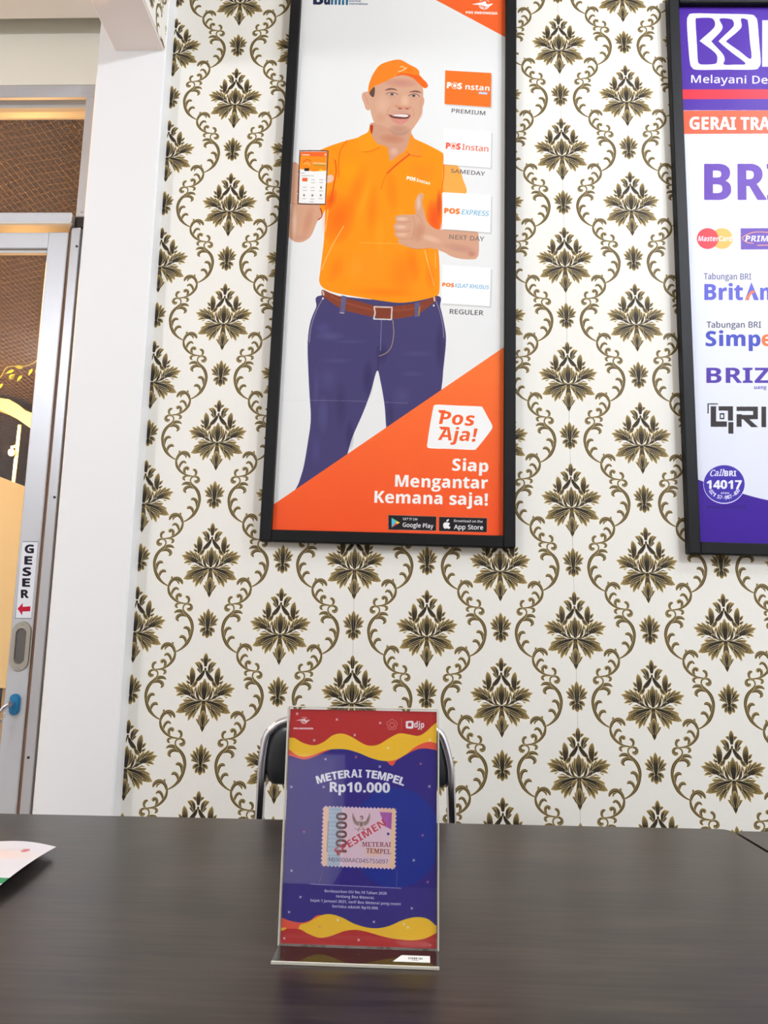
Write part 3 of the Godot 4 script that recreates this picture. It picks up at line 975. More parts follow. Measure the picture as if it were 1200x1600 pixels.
func bank_print(origin: Vector3, turn: float) -> Texture2D:
	var p := Page.new(1726, 4096, rgb(222, 224, 234))
	var k := 4096.0 / BRI_H
	var src := []
	var dst := []
	for q in [Vector2(1060, 20), Vector2(1198, 20), Vector2(1198, 840), Vector2(1095, 840)]:
		var w := on_z(q.x, q.y, origin.z) - origin
		var l := Vector2(w.x, w.y).rotated(-turn)
		src.append(q)
		dst.append(Vector2(l.x * k, 4096.0 - l.y * k))
	p.quad_to_rect(src, dst)
	var violet := rgb(72, 34, 148)
	var white := rgb(234, 234, 242)
	p.view = [1020.0, 0.0, 3.5556]
	p.poly([60, -40, 2600, -40, 2600, 612, 60, 612], violet)
	p.poly([60, 497, 2600, 490, 2600, 543, 60, 551], rgb(218, 42, 58))
	p.poly([60, 614, 2600, 608, 2600, 735, 60, 744], rgb(228, 92, 58))
	p.soft([190, 120, 198, 88, 225, 74, 380, 76, 540, 80, 570, 94, 582, 122, 592, 240, 600, 340, 590, 372, 560, 386, 400, 386, 250, 387, 218, 374, 206, 342, 196, 230], white)
	p.soft([238, 112, 252, 100, 322, 99, 344, 118, 344, 146, 322, 172, 266, 222, 268, 232, 330, 278, 356, 306, 358, 336, 346, 354, 280, 358, 258, 352, 250, 330, 244, 220], violet)
	p.soft([372, 104, 430, 104, 448, 118, 450, 142, 430, 166, 372, 222, 374, 236, 440, 292, 516, 352, 460, 358, 396, 358, 400, 330, 388, 298, 330, 234, 332, 222, 376, 176, 388, 146], violet)
	p.soft([490, 104, 520, 106, 530, 124, 540, 230, 546, 326, 480, 282, 412, 234, 412, 224, 470, 176, 494, 146], violet)
	p.text("BRI", 608, 370, 1240, 372, 258, white)
	p.text("Melayani Dengan Setulus Hati", 214, 459, 638, 464, 42, white, false, 0.0, "Droid Sans", "Melayani De", 0.012)
	p.text("GERAI TRANSAKSI", 206, 718, 652, 720, 68, white, true, 0.0, "Droid Sans", "GERAI TRA", 0.02)
	p.text("BRILink", 288, 1108, 632, 1108, 196, rgb(94, 56, 160), true, 0.0, "Droid Sans", "BR", 0.012)
	p.oval(385, 1325, 60, 58, rgb(240, 176, 84))
	p.oval(305, 1325, 60, 58, rgb(212, 58, 66))
	p.text("MasterCard", 252, 1339, 438, 1339, 28, white, true, 0.15)
	p.poly([488, 1268, 760, 1266, 760, 1384, 490, 1386], rgb(94, 62, 160))
	p.stroke([640, 1290, 560, 1290, 500, 1318, 520, 1344, 560, 1352], 5, rgb(226, 150, 100))
	p.stroke([580, 1362, 660, 1360, 720, 1344], 5, rgb(226, 150, 100))
	p.text("PRIMA", 514, 1341, 640, 1341, 32, white, true, 0.15, "Droid Sans", "PRIM")
	p.view = [1020.0, 430.0, 3.5556]
	p.text("Tabungan BRI", 284, 22, 547, 24, 33, rgb(96, 90, 130), false, 0.0, "Droid Sans", "", 0.02)
	p.text("Brit", 288, 136, 500, 136, 86, rgb(84, 84, 188), true, 0.0, "Droid Sans", "", 0.015)
	p.poly([512, 138, 548, 38, 590, 138, 562, 138, 547, 92, 534, 138], rgb(84, 84, 188))
	p.stroke([520, 138, 544, 100, 566, 88], 14, rgb(232, 112, 62))
	p.text("ma", 598, 136, 760, 136, 86, rgb(84, 84, 188), true, 0.0, "Droid Sans", "", 0.015)
	p.text("Tabungan BRI", 300, 291, 602, 291, 33, rgb(70, 62, 80), false, 0.0, "Droid Sans", "", 0.02)
	p.text("Simp", 295, 392, 598, 392, 80, rgb(58, 66, 172), true, 0.0, "Droid Sans", "", 0.015)
	p.text("e", 606, 392, 664, 392, 80, rgb(236, 110, 50), true, 0.0, "Droid Sans", "", 0.015)
	p.text("des", 672, 392, 860, 392, 80, rgb(58, 66, 172), true, 0.0, "Droid Sans", "", 0.015)
	p.text("BRIZZI", 298, 598, 648, 598, 84, rgb(74, 46, 152), true, 0.0, "Droid Sans", "BRIZ")
	p.text("uang elektronik", 564, 632, 632, 632, 20, rgb(80, 62, 150), true, 0.0, "Droid Sans", "uang")
	var ink := rgb(46, 38, 38)
	for r in [[304, 712, 362, 718], [304, 712, 311, 768], [322, 728, 352, 838], [322, 812, 412, 842], [366, 728, 444, 752], [418, 728, 446, 808], [372, 766, 398, 800], [420, 816, 448, 880], [466, 730, 582, 754], [466, 772, 494, 842], [558, 730, 584, 800], [466, 776, 584, 800], [604, 730, 630, 844], [650, 730, 760, 754], [650, 730, 676, 800], [650, 776, 760, 800], [734, 776, 760, 844], [650, 820, 760, 844]]:
		p.poly([r[0], r[1], r[2], r[1], r[2], r[3], r[0], r[3]], ink)
	p.poly([378, 774, 392, 774, 392, 792, 378, 792], rgb(222, 224, 234))
	p.poly([500, 798, 534, 798, 586, 844, 548, 844], ink)
	p.soft([200, 1118, 240, 1131, 290, 1150, 400, 1186, 500, 1214, 640, 1250, 1000, 1320, 2600, 1420, 2600, 1700, 200, 1700], rgb(60, 28, 140))
	p.oval(397, 1162, 116, 108, white)
	p.oval(397, 1160, 114, 105, rgb(66, 50, 158))
	p.text("Call", 316, 1116, 392, 1114, 34, white, false, 0.3, "Droid Serif", "", 0.02)
	p.text("BRI", 398, 1116, 464, 1116, 30, white, true, 0.0, "Droid Sans", "", 0.02)
	p.text("14017", 300, 1186, 494, 1186, 46, white, true, 0.0, "Droid Sans", "", 0.03)
	p.text("atau", 378, 1215, 424, 1215, 12, white)
	var arc := "021 57-987-400"
	for i in arc.length():
		var a := lerpf(2.58, 0.50, i / 13.0)
		if arc[i] != " ":
			var o := Vector2(397 + cos(a) * 98, 1158 + sin(a) * 88)
			var d := Vector2(sin(a), -cos(a)) * (7.0 if arc[i] != "-" else 4.0)
			p.text(arc[i], o.x - d.x, o.y - d.y, o.x + d.x, o.y + d.y, 21, white)
	p.text("www.bri.co.id", 297, 1296, 515, 1296, 20, rgb(40, 22, 84), false)
	return p.finish(2)

# ------------------------------------------------------------------ the insert of the sign holder
func stamp_print() -> Texture2D:
	var p := Page.new(1480, 2168, rgb(40, 26, 128))
	p.quad_to_rect([Vector2(449.6, 1112.1), Vector2(682.8, 1117.5), Vector2(681.2, 1485.6), Vector2(434.9, 1479)], [Vector2(0, 0), Vector2(1480, 0), Vector2(1480, 2168), Vector2(0, 2168)])
	p.view = [380.0, 1080.0, 3.3333]
	var white := rgb(240, 240, 246)
	var red := rgb(184, 34, 36)
	var yellow := rgb(246, 196, 36)
	var coral := rgb(232, 84, 62)
	p.oval(790, 780, 236, 260, rgb(10, 40, 146))
	p.oval(480, 900, 150, 60, rgb(34, 24, 132, 120))
	# upper waves
	p.soft([150, 352, 225, 352, 300, 372, 350, 362, 420, 332, 500, 300, 640, 260, 760, 400, 800, 376, 870, 336, 930, 316, 1005, 325, 1080, 350, 1080, 60, 150, 60], coral)
	p.soft([150, 280, 225, 320, 260, 345, 300, 358, 350, 350, 420, 325, 480, 318, 540, 322, 600, 340, 660, 365, 720, 380, 780, 378, 840, 350, 900, 305, 960, 282, 1005, 288, 1080, 300, 1080, 60, 150, 60], yellow)
	p.soft([150, 262, 225, 258, 255, 260, 300, 285, 360, 298, 410, 280, 460, 245, 510, 237, 560, 255, 610, 285, 650, 300, 700, 295, 760, 260, 810, 237, 860, 242, 910, 250, 950, 230, 1005, 182, 1080, 140, 1080, 40, 150, 40], red)
	# lower waves
	p.soft([130, 1180, 185, 1195, 230, 1212, 290, 1222, 340, 1210, 400, 1182, 560, 1240, 400, 1420, 130, 1420], coral)
	p.soft([278, 1252, 330, 1220, 400, 1184, 450, 1178, 510, 1195, 570, 1225, 640, 1245, 700, 1248, 760, 1235, 830, 1205, 900, 1190, 960, 1200, 1005, 1235, 1060, 1260, 1060, 1420, 300, 1420], yellow)
	p.soft([130, 1262, 190, 1256, 280, 1256, 330, 1280, 390, 1300, 450, 1290, 520, 1265, 580, 1258, 640, 1268, 720, 1290, 800, 1305, 880, 1310, 950, 1298, 1005, 1270, 1060, 1240, 1060, 1440, 130, 1440], red)
	p.soft([172, 1262, 190, 1250, 216, 1250, 196, 1264], yellow)
	for s in [[268, 132], [480, 163], [710, 182], [360, 272], [575, 245], [752, 314], [974, 272], [420, 371], [582, 360], [924, 396], [708, 410], [238, 516], [410, 516], [969, 514], [306, 750], [933, 768], [886, 897], [240, 953], [959, 1009], [288, 1090], [228, 1168], [676, 1216], [486, 1208], [390, 1242], [834, 1226], [855, 1243], [596, 1310], [973, 1334], [203, 1304], [875, 1145]]:
		var c := white if (s[0] + s[1]) % 3 else rgb(226, 130, 140)
		for d in [[-6, -6, 6, 6], [-6, 6, 6, -6]]:
			p.stroke([s[0] + d[0], s[1] + d[1], s[0] + d[2], s[1] + d[3]], 3.4, Color(c.r, c.g, c.b, 0.75))
	# marks at the top
	globe_mark(p, 306, 168, 1.0, rgb(236, 214, 214))
	p.text("POS INDONESIA", 250, 213, 354, 214, 8, white, true, 0.0, "Droid Sans", "", 0.06)
	var pent := []
	for i in 6:
		var a := -PI / 2 + TAU * i / 5.0
		pent.append_array([773 + cos(a) * 30, 191 + sin(a) * 30])
	for i in 5:
		p.stroke(pent.slice(i * 2, i * 2 + 4), 3, rgb(214, 132, 128))
	p.oval(773, 193, 17, 17, rgb(206, 96, 92))
	p.oval(773, 193, 9, 9, red)
	p.stroke([823, 154, 822, 224], 2, rgb(206, 110, 106))
	p.soft([848, 174, 880, 172, 887, 180, 886, 204, 880, 212, 852, 211, 846, 204, 846, 182], white)
	p.poly([857, 182, 876, 181, 875, 201, 857, 201], red)
	p.text("djp", 890, 206, 942, 208, 32, white, true, 0.0, "Droid Sans")
	# headline on an arc
	var head := "METERAI TEMPEL"
	var wid := {"M": 1.25, "I": 0.5, " ": 0.45, "E": 0.82, "T": 0.86, "P": 0.86, "L": 0.78, "R": 0.95, "A": 1.0}
	var total := 0.0
	for ch in head:
		total += wid[ch]
	var run := 0.0
	for ch in head:
		var t0: float = run / total
		var t1: float = (run + wid[ch] * 0.88) / total
		run += wid[ch]
		if ch == " ":
			continue
		var q := []
		for t in [t0, t1]:
			q.append(Vector2(lerpf(378, 836, t), 500.0 + t * 12.0 - 4.0 * t * (1.0 - t) * 40.0))
		p.text(ch, q[0].x, q[0].y, q[1].x, q[1].y, 40, white, true, 0.0, "Droid Sans", "", 0.03)
	p.text("Rp10.000", 443, 541, 760, 546, 50, white, true, 0.0, "Droid Sans", "", 0.025)
	# the stamp
	p.view = [490.0, 1250.0, 8.5714]
	var c4 := [Vector2(95, 118), Vector2(1110, 150), Vector2(1096, 978), Vector2(70, 938)]
	var edge := []
	for s in 4:
		var a: Vector2 = c4[s]
		var b: Vector2 = c4[(s + 1) % 4]
		var n := 20 if s % 2 == 0 else 15
		var o := (b - a).normalized()
		for i in n:
			for h in [[0.0, 0.0], [0.55, 22.0]]:
				var v: Vector2 = a.lerp(b, (i + h[0]) / n) + Vector2(-o.y, o.x) * h[1]
				edge.append_array([v.x, v.y])
	p.poly(edge, rgb(234, 204, 216))
	p.poly([112, 142, 184, 144, 160, 926, 92, 920], rgb(242, 200, 172))
	p.poly([184, 140, 360, 146, 334, 930, 160, 924], rgb(172, 190, 208))
	for i in 26:
		var y := 170.0 + i * 28.0
		p.stroke([186 - i, y, 240 - i, y + 14 * sin(i * 2.1), 350 - i, y + 6], 5, rgb(206, 216, 226) if i % 2 else rgb(140, 160, 186))
	p.poly([1044, 160, 1090, 160, 1078, 956, 1010, 950], rgb(246, 206, 164))
	p.poly([870, 152, 1044, 158, 1044, 214, 870, 206], rgb(240, 196, 178))
	p.poly([640, 880, 1020, 890, 1016, 950, 620, 940], rgb(242, 204, 190))
	p.cloud(800, 740, 150, 70, rgb(248, 196, 150, 150))
	p.poly([872, 206, 1042, 214, 1032, 440, 950, 400], rgb(170, 88, 170))
	for i in 16:
		p.stroke([470 + i * 36, 170, 520 + i * 30, 300 + 40 * sin(i), 480 + i * 34, 590], 4, rgb(226, 170, 206, 150))
	p.stroke([176, 330, 158, 740], 12, rgb(120, 110, 130, 170))
	# crest
	var brown := rgb(140, 112, 110)
	for sgn in [-1.0, 1.0]:
		p.soft([624 + sgn * 14, 330, 624 + sgn * 60, 330, 624 + sgn * 96, 280, 624 + sgn * 112, 216, 624 + sgn * 122, 270, 624 + sgn * 110, 330, 624 + sgn * 84, 372, 624 + sgn * 40, 392, 624 + sgn * 12, 380], rgb(168, 142, 138))
		for i in 4:
			p.stroke([624 + sgn * (26 + i * 20), 384 - i * 14, 624 + sgn * (62 + i * 15), 340 - i * 18, 624 + sgn * (86 + i * 9), 286 - i * 18], 5, brown)
		p.stroke([624, 440, 624 + sgn * 60, 440, 624 + sgn * 90, 420], 8, rgb(168, 142, 138))
		p.stroke([624, 400, 624 + sgn * 34, 430, 624 + sgn * 40, 470], 10, brown)
	p.soft([600, 268, 630, 250, 654, 280, 646, 330, 660, 380, 624, 430, 592, 380, 604, 330], rgb(214, 186, 180))
	p.soft([604, 345, 646, 345, 644, 385, 624, 402, 606, 385], brown)
	p.stroke([612, 270, 634, 262, 648, 286, 628, 300], 12, rgb(86, 66, 64))
	p.text("10000", 424, 792, 432, 216, 146, rgb(112, 74, 76), true, 0.0, "Droid Sans", "", 0.01)
	p.text("SPESIMEN", 296, 790, 966, 378, 96, rgb(196, 56, 72, 225), true, 0.0)
	p.text("METERAI", 634, 668, 1026, 672, 62, rgb(142, 62, 72), true, 0.0, "Droid Serif")
	p.text("TEMPEL", 690, 752, 1024, 768, 62, rgb(134, 64, 62), true, 0.0, "Droid Serif")
	p.text("MJ3000AAC045755097", 184, 868, 988, 896, 56, rgb(86, 72, 100), false)
	p.poly([975, 480, 1008, 485, 1004, 515, 975, 514], rgb(50, 30, 120))
	for s in 4:
		var a: Vector2 = c4[s]
		var b: Vector2 = c4[(s + 1) % 4]
		var n := 20 if s % 2 == 0 else 15
		var o := (b - a).normalized()
		var i0 := Vector2(-o.y, o.x)
		for i in n:
			var q0 := a.lerp(b, (i + 0.22) / n) - i0 * 6.0
			var q1 := a.lerp(b, (i + 0.78) / n) - i0 * 6.0
			var q2 := a.lerp(b, (i + 0.5) / n) + i0 * 24.0
			p.poly([q0.x, q0.y, q2.x, q2.y, q1.x, q1.y], rgb(38, 26, 130) if s != 1 else rgb(10, 40, 146))
	# small print
	p.view = [380.0, 1080.0, 3.3333]
	p.stroke([340, 1022, 820, 1042], 3.5, rgb(150, 150, 205))
	p.stroke([408, 945, 388, 1018], 2, rgb(110, 108, 170))
	p.stroke([798, 950, 796, 1036], 2, rgb(110, 108, 170))
	var ln := rgb(206, 206, 228)
	p.text("Berdasarkan UU No.10 Tahun 2020", 416, 1064, 743, 1076, 14, ln, true)
	p.text("tentang Bea Meterai.", 476, 1091, 680, 1099, 14, ln, true)
	p.text("Sejak 1 Januari 2021, tarif Bea Meterai yang resmi", 340, 1113, 816, 1130, 14, ln, true)
	p.text("berlaku adalah Rp10.000", 457, 1143, 697, 1152, 14, ln, true)
	return p.finish(2)

# ------------------------------------------------------------------ the room
func wallpaper_strip(parent: Node, a: Vector3, b: Vector3, along: Vector3, out: Vector3, u0: float, m: Material) -> void:
	# a hung length of wallpaper from corner a to the opposite corner b, half a millimetre thick
	var st := mb()
	var length := (b - a).dot(along)
	var rise := b.y - a.y
	for e in [[0, 0], [0, 1], [1, 1], [0, 0], [1, 1], [1, 0]]:
		var p: Vector3 = a + along * (length * e[0]) + Vector3.UP * (rise * e[1])
		st.set_normal(out)
		st.set_uv(Vector2((u0 + length * e[0]) / REP_X, (TIP.y - p.y) / REP_Y))
		st.add_vertex(p + out * 0.0005)
	for e in [[0, 1], [1, -1]]:
		var p: Vector3 = a + along * (length * e[0])
		st.set_uv(Vector2(0.25, 0.0))
		quad(st, p, p + Vector3.UP * rise, p + Vector3.UP * rise + out * 0.0005, p + out * 0.0005, along * -e[1])
	build("wallpaper_strip", st, m, parent)

func room() -> void:
	var plaster := mat("white_paint", rgb(233, 232, 230), 0.6)
	var cream := mat("cream_paint", rgb(238, 234, 218), 0.7)
	var paper := print_mat("wallpaper", wallpaper_print(), 0.5)
	var top := 3.45
	# wall behind the desk, papered in lengths 53 cm wide
	var wb := Node3D.new()
	wb.name = "wall_back"
	add_child(wb)
	setting(wb, "cream wall papered with a gold and brown damask pattern")
	put("masonry", boxm(Vector3(-0.70, 0, -1.98), Vector3(4.0, top, WALL - 0.0004), 0.0), mat("masonry", rgb(190, 184, 174), 0.9), wb)
	var x0 := -0.662
	var seam := TIP.x - 0.53
	while x0 < 4.0:
		var x1 := minf(seam, 4.0)
		wallpaper_strip(wb, Vector3(x0 + 0.0003, 0, WALL - 0.0004), Vector3(x1 - 0.0003, top, WALL - 0.0004), Vector3.RIGHT, Vector3.BACK, x0 + 0.0003 - TIP.x, paper)
		x0 = x1
		seam += 0.53
	# column, beam and the lower ceiling by the door
	var col := put("wall_column", boxm(Vector3(-0.842, 0, -1.94), Vector3(-0.6565, 2.96, COLF), 0.004), plaster)
	setting(col, "white painted column between the sliding door and the papered wall")
	var bm := Node3D.new()
	bm.name = "ceiling_beam"
	add_child(bm)
	setting(bm, "ceiling beam with a plain underside and a papered side")
	put("soffit", boxm(Vector3(-0.795, 2.601, -1.94), Vector3(-0.6605, top, 3.2), 0.003), mat("beam_paint", rgb(245, 235, 229), 0.7), bm)
	wallpaper_strip(bm, Vector3(-0.6602, 2.604, 3.0), Vector3(-0.6602, top, WALL), Vector3.FORWARD, Vector3.RIGHT, -4.798 - 0.662 - TIP.x, paper)
	var lowc := put("ceiling_lower", boxm(Vector3(-3.2, 2.703, COLF + 0.001), Vector3(-0.79, 2.80, 3.2), 0.0), mat("ceiling_paint", rgb(248, 242, 232), 0.7))
	setting(lowc, "low pale ceiling beside the beam above the sliding door")
	setting(put("ceiling_void", boxm(Vector3(-3.2, 2.95, -1.94), Vector3(-0.79, 3.05, 3.2), 0.0), mats["masonry"]), "slab above the low ceiling")
	var ceil := put("ceiling", boxm(Vector3(-0.8, top, -1.98), Vector3(4.2, top + 0.12, 3.2), 0.0), plaster)
	setting(ceil, "white ceiling above the desk")
	var over := put("wall_over_door", boxm(Vector3(-3.2, 2.546, -1.94), Vector3(-0.84, 3.0, DOORZ), 0.0), cream)
	setting(over, "cream painted wall above the sliding door")
	for w in [["wall_left", Vector3(-3.2, 0, -1.94), Vector3(-3.0, 3.0, 3.2), "white side wall beyond the sliding door"], ["wall_right", Vector3(4.0, 0, -1.98), Vector3(4.2, top, 3.2), "white side wall to the right of the desks"], ["wall_front", Vector3(-3.2, 0, 3.0), Vector3(4.2, top, 3.2), "grey brown wall facing the posters"], ["wall_door_side", Vector3(-3.0, 0, -1.94), Vector3(-2.62, 2.56, DOORZ), "short wall closing the sliding door opening"]]:
		setting(put(w[0], boxm(w[1], w[2], 0.0), mat("rear_paint", rgb(176, 168, 158), 0.7) if w[0] == "wall_front" else plaster), w[3])
	setting(put("wall_front_added_panel", boxm(Vector3(-3.0, 0, 2.97), Vector3(4.0, 1.25, 3.0), 0.0), mat("added_dark_panel", rgb(46, 38, 33), 0.7)), "added dark panel low on the rear wall that darkens the holder reflection")  # unseen dark panel added so the acrylic holder reflects little
	var fl := mat("floor_tile", rgb(200, 195, 188), 0.35)
	setting(put("floor", boxm(Vector3(-3.2, -0.1, -1.98), Vector3(4.2, 0, 3.2), 0.0), fl), "pale floor of the room")

func lamp(at: Vector3, energy: float, label: String) -> void:
	var t := thing("ceiling_lamp", label, "ceiling lamp", at, "round ceiling lamps")
	var st := mb()
	lathe(st, [[0.02, 0.0], [0.13, 0.0], [0.135, -0.008], [0.13, -0.03], [0.115, -0.034], [0.112, -0.026], [0.02, -0.026]], Vector3.ZERO, 40)
	build("housing", st, mat("lamp_white", rgb(235, 235, 235), 0.5), t)
	var g := mat("lamp_glow", Color(1, 1, 1), 0.5)
	g.emission_enabled = true
	g.emission = rgb(244, 248, 255)
	g.emission_energy_multiplier = 6.0
	st = mb()
	lathe(st, [[0.111, -0.028], [0.08, -0.031], [0.0, -0.032]], Vector3.ZERO, 40)
	build("diffuser", st, g, t)
	var l := OmniLight3D.new()
	l.name = "lamp_light"
	l.light_color = rgb(236, 243, 255)
	l.light_energy = energy
	l.light_size = 0.1
	l.omni_range = 14.0
	l.omni_attenuation = 2.0
	l.shadow_enabled = true
	t.add_child(l)
	l.position = Vector3(0, -0.15, 0)

# ------------------------------------------------------------------ sliding door
func screw(parent: Node, at: Vector3, r: float, m: Material) -> void:
	var st := mb()
	tube(st, [at, at + Vector3(0, 0, 0.0012)], r, 14)
	build("screw", st, m, parent)

func stadium(w: float, h: float, n := 12) -> PackedVector2Array:
	var p := PackedVector2Array()
	var r := w / 2.0
	for k in n + 1:
		var a := PI * k / n
		p.append(Vector2(cos(a) * r, h / 2.0 - r + sin(a) * r))
	for k in n + 1:
		var a := PI + PI * k / n
		p.append(Vector2(cos(a) * r, -h / 2.0 + r + sin(a) * r))
	return p

func leaf_parts(parent: Node, alu: Material, glass: Material, bead: Material) -> void:
	# a glazed sliding leaf 0.85 m wide and 2.10 m high, its right edge at x = 0, its face at z = 0
	for x in [[-0.054, 0.0], [-0.85, -0.796]]:
		put("stile", boxm(Vector3(x[0], 0.012, -0.034), Vector3(x[1], 2.106, 0.0), 0.0025), alu, parent)
	put("top_rail", boxm(Vector3(-0.796, 2.060, -0.032), Vector3(-0.054, 2.105, -0.001), 0.0015), alu, parent)
	put("bottom_rail", boxm(Vector3(-0.796, 0.012, -0.032), Vector3(-0.054, 0.115, -0.001), 0.0015), alu, parent)
	put("glazing_bead", boxm(Vector3(-0.796, 2.051, -0.024), Vector3(-0.054, 2.060, -0.010), 0.001), bead, parent)
	put("glazing_bead", boxm(Vector3(-0.796, 0.115, -0.024), Vector3(-0.054, 0.124, -0.010), 0.001), bead, parent)
	put("glass_pane", boxm(Vector3(-0.798, 0.115, -0.020), Vector3(-0.052, 2.058, -0.015), 0.0), glass, parent)

func door() -> void:
	var alu := mat("aluminium", rgb(190, 191, 194), 0.38, 0.3)
	var bead := mat("glazing_strip", rgb(200, 198, 192), 0.5, 0.1)
	var steel := mat("steel", rgb(176, 170, 158), 0.32, 0.85)
	var dark := mat("dark_gap", rgb(52, 44, 40), 0.8)
	var glass := pane_mat("window_glass", 0.02)
	glass.metallic_specular = 0.3
	# frame
	var fr := Node3D.new()
	fr.name = "trim_1"
	add_child(fr)
	setting(fr, "aluminium frame of the sliding door beside the white column")
	put("head", boxm(Vector3(-2.62, 2.508, -1.885), Vector3(-0.842, 2.546, -1.7995), 0.002), alu, fr)
	put("jamb", boxm(Vector3(-0.890, 2.150, -1.885), Vector3(-0.842, 2.508, -1.800), 0.002), alu, fr)
	put("jamb", boxm(Vector3(-0.897, 0.0, -1.83), Vector3(-0.8722, 2.118, -1.7985), 0.0015), alu, fr)
	put("jamb", boxm(Vector3(-0.93, 0.0, -1.93), Vector3(-0.842, 2.15, -1.846), 0.0015), alu, fr)
	put("lit_recess_strip", boxm(Vector3(-0.9053, 0.0, -1.846), Vector3(-0.8972, 2.118, -1.8045), 0.001), mat("warm_lit_recess", rgb(132, 98, 76), 0.9), fr)  # brown colour stands for warm light in the open gap beside the jamb
	put("shadow_joint", boxm(Vector3(-0.8722, 0.0, -1.846), Vector3(-0.842, 2.15, -1.815), 0.0), dark, fr)
	put("track_housing", boxm(Vector3(-2.62, 2.1235, -1.84), Vector3(-0.892, 2.152, -1.782), 0.002), alu, fr)
	put("track_lip", boxm(Vector3(-2.62, 2.118, -1.79), Vector3(-0.892, 2.1245, -1.780), 0.001), bead, fr)
	put("end_block", boxm(Vector3(-0.892, 2.120, -1.83), Vector3(-0.866, 2.150, -1.802), 0.002), dark, fr)
	put("jamb", boxm(Vector3(-2.64, 0.0, -1.885), Vector3(-2.60, 2.546, -1.80), 0.002), alu, fr)
	for q in [[120, 385], [85.3, 777], [44.4, 1183.7]]:
		var h := on_z(q[0], q[1], -1.7985)
		screw(fr, h, 0.0032, dark)
	screw(fr, on_z(127.5, 331, -1.80), 0.0035, steel)
	# window above the door
	var win := Node3D.new()
	win.name = "window_1"
	add_child(win)
	setting(win, "narrow window over the sliding door")
	put("glass_pane", boxm(Vector3(-2.62, 2.150, -1.842), Vector3(-0.884, 2.512, -1.837), 0.0), glass, win)
	put("glazing_bead", boxm(Vector3(-2.62, 2.499, -1.849), Vector3(-0.890, 2.509, -1.830), 0.001), bead, win)
	put("sill_bar", boxm(Vector3(-2.62, 2.146, -1.885), Vector3(-0.890, 2.156, -1.842), 0.001), alu, win)
	# the sliding leaf
	var d := Node3D.new()
	d.name = "door_1"
	add_child(d)
	d.position = Vector3(-0.9055, 0, DOORZ)
	setting(d, "glazed aluminium sliding door leaf with a flush pull and lock")
	leaf_parts(d, alu, glass, bead)
	# flush pull
	var c := on_z(32.5, 1009.6, DOORZ) - d.position
	var wide := 0.047
	var tall := 0.120
	var outer := stadium(wide, tall)
	var inner := stadium(wide * 0.56, tall * 0.72)
	var st := mb()
	for i in outer.size():
		var j := (i + 1) % outer.size()
		var a := Vector3(outer[i].x, outer[i].y, 0)
		var b := Vector3(outer[j].x, outer[j].y, 0)
		var e := Vector3(inner[i].x, inner[i].y, 0)
		var f := Vector3(inner[j].x, inner[j].y, 0)
		var z := Vector3(0, 0, 0.0042)
		quad(st, a * 0.97 + z, b * 0.97 + z, f + z, e + z, Vector3.BACK)
		quad(st, a, b, b * 0.97 + z, a * 0.97 + z, a + z)
		quad(st, e + z, f + z, f * 0.94, e * 0.94, -e + z)
	var pull := build("flush_pull", st, steel, d)
	pull.position = c
	st = mb()
	prism(st, inner, 0.0, 0.0006)
	put("recess", st.commit(), mat("steel_dark", rgb(104, 100, 96), 0.4, 0.7), pull)
	for s in [-1.0, 1.0]:
		screw(pull, Vector3(0, s * tall * 0.435, 0.004), 0.003, steel)
	# lock
	var lc := on_z(24.0, 1100.5, DOORZ) - d.position
	st = mb()
	prism(st, stadium(0.024, 0.050), 0.0, 0.006)
	prism(st, stadium(0.019, 0.045), 0.006, 0.008)
	var lock := build("lock_cover", st, mat("blue_plastic", rgb(24, 112, 158), 0.2), d)
	lock.set_meta("label", "blue plastic lock cover")
	lock.position = lc
	st = mb()
	tube(st, [Vector3(-0.003, 0.002, 0.007), Vector3(-0.003, 0.002, 0.020)], 0.0075, 18)
	build("lock_cylinder", st, mat("chrome", rgb(222, 222, 230), 0.16, 1.0), lock)
	# red and white sticker with an arrow
	var p := Page.new(360, 1640, rgb(224, 226, 232))
	p.quad_to_rect([Vector2(35.2, 845.2), Vector2(61.6, 845.8), Vector2(49.8, 967.4), Vector2(22.4, 966.8)], [Vector2(0, 0), Vector2(360, 0), Vector2(360, 1640), Vector2(0, 1640)])
	p.view = [0.0, 700.0, 5.3333]
	p.stroke([196, 779, 320, 781, 327, 790, 268, 1412, 260, 1421, 128, 1418, 122, 1410, 184, 790, 196, 779], 5, rgb(60, 64, 72))
	for e in [["G", 210, 872, 286, 874], ["E", 206, 966, 272, 968], ["S", 190, 1060, 262, 1060], ["E", 186, 1150, 252, 1152], ["R", 175, 1246, 240, 1246]]:
		p.text(e[0], e[1], e[2], e[3], e[4], 66, rgb(26, 20, 32), true, 0.0, "Droid Sans", "", 0.04)
	p.poly([142, 1338, 190, 1288, 188, 1322, 258, 1318, 254, 1360, 186, 1362, 183, 1394], rgb(186, 22, 52))
	var s0 := on_z(22.4, 966.8, DOORZ) - d.position
	var s1 := on_z(61.6, 845.8, DOORZ) - d.position
	st = mb()
	var wd := 0.0405
	var mid := (s0.x + s1.x) / 2.0
	prism(st, PackedVector2Array([Vector2(mid - wd / 2, s0.y), Vector2(mid + wd / 2, s0.y), Vector2(mid + wd / 2, s1.y), Vector2(mid - wd / 2, s1.y)]), 0.0, 0.0006, Rect2(mid - wd / 2, s0.y, wd, s1.y - s0.y))
	var sk := build("sticker", st, print_mat("sticker_print", p.finish(2), 0.35), d)
	sk.set_meta("label", "white sticker lettered GESER above a red arrow")
	# the other leaf, parked behind
	var d2 := Node3D.new()
	d2.name = "door_2"
	add_child(d2)
	d2.position = Vector3(-1.73, 0, DOORZ - 0.042)
	setting(d2, "second glazed aluminium door leaf, standing further from the column")
	leaf_parts(d2, alu, glass, bead)
	# keys left in the lock
	var chrome: Material = mats["chrome"]
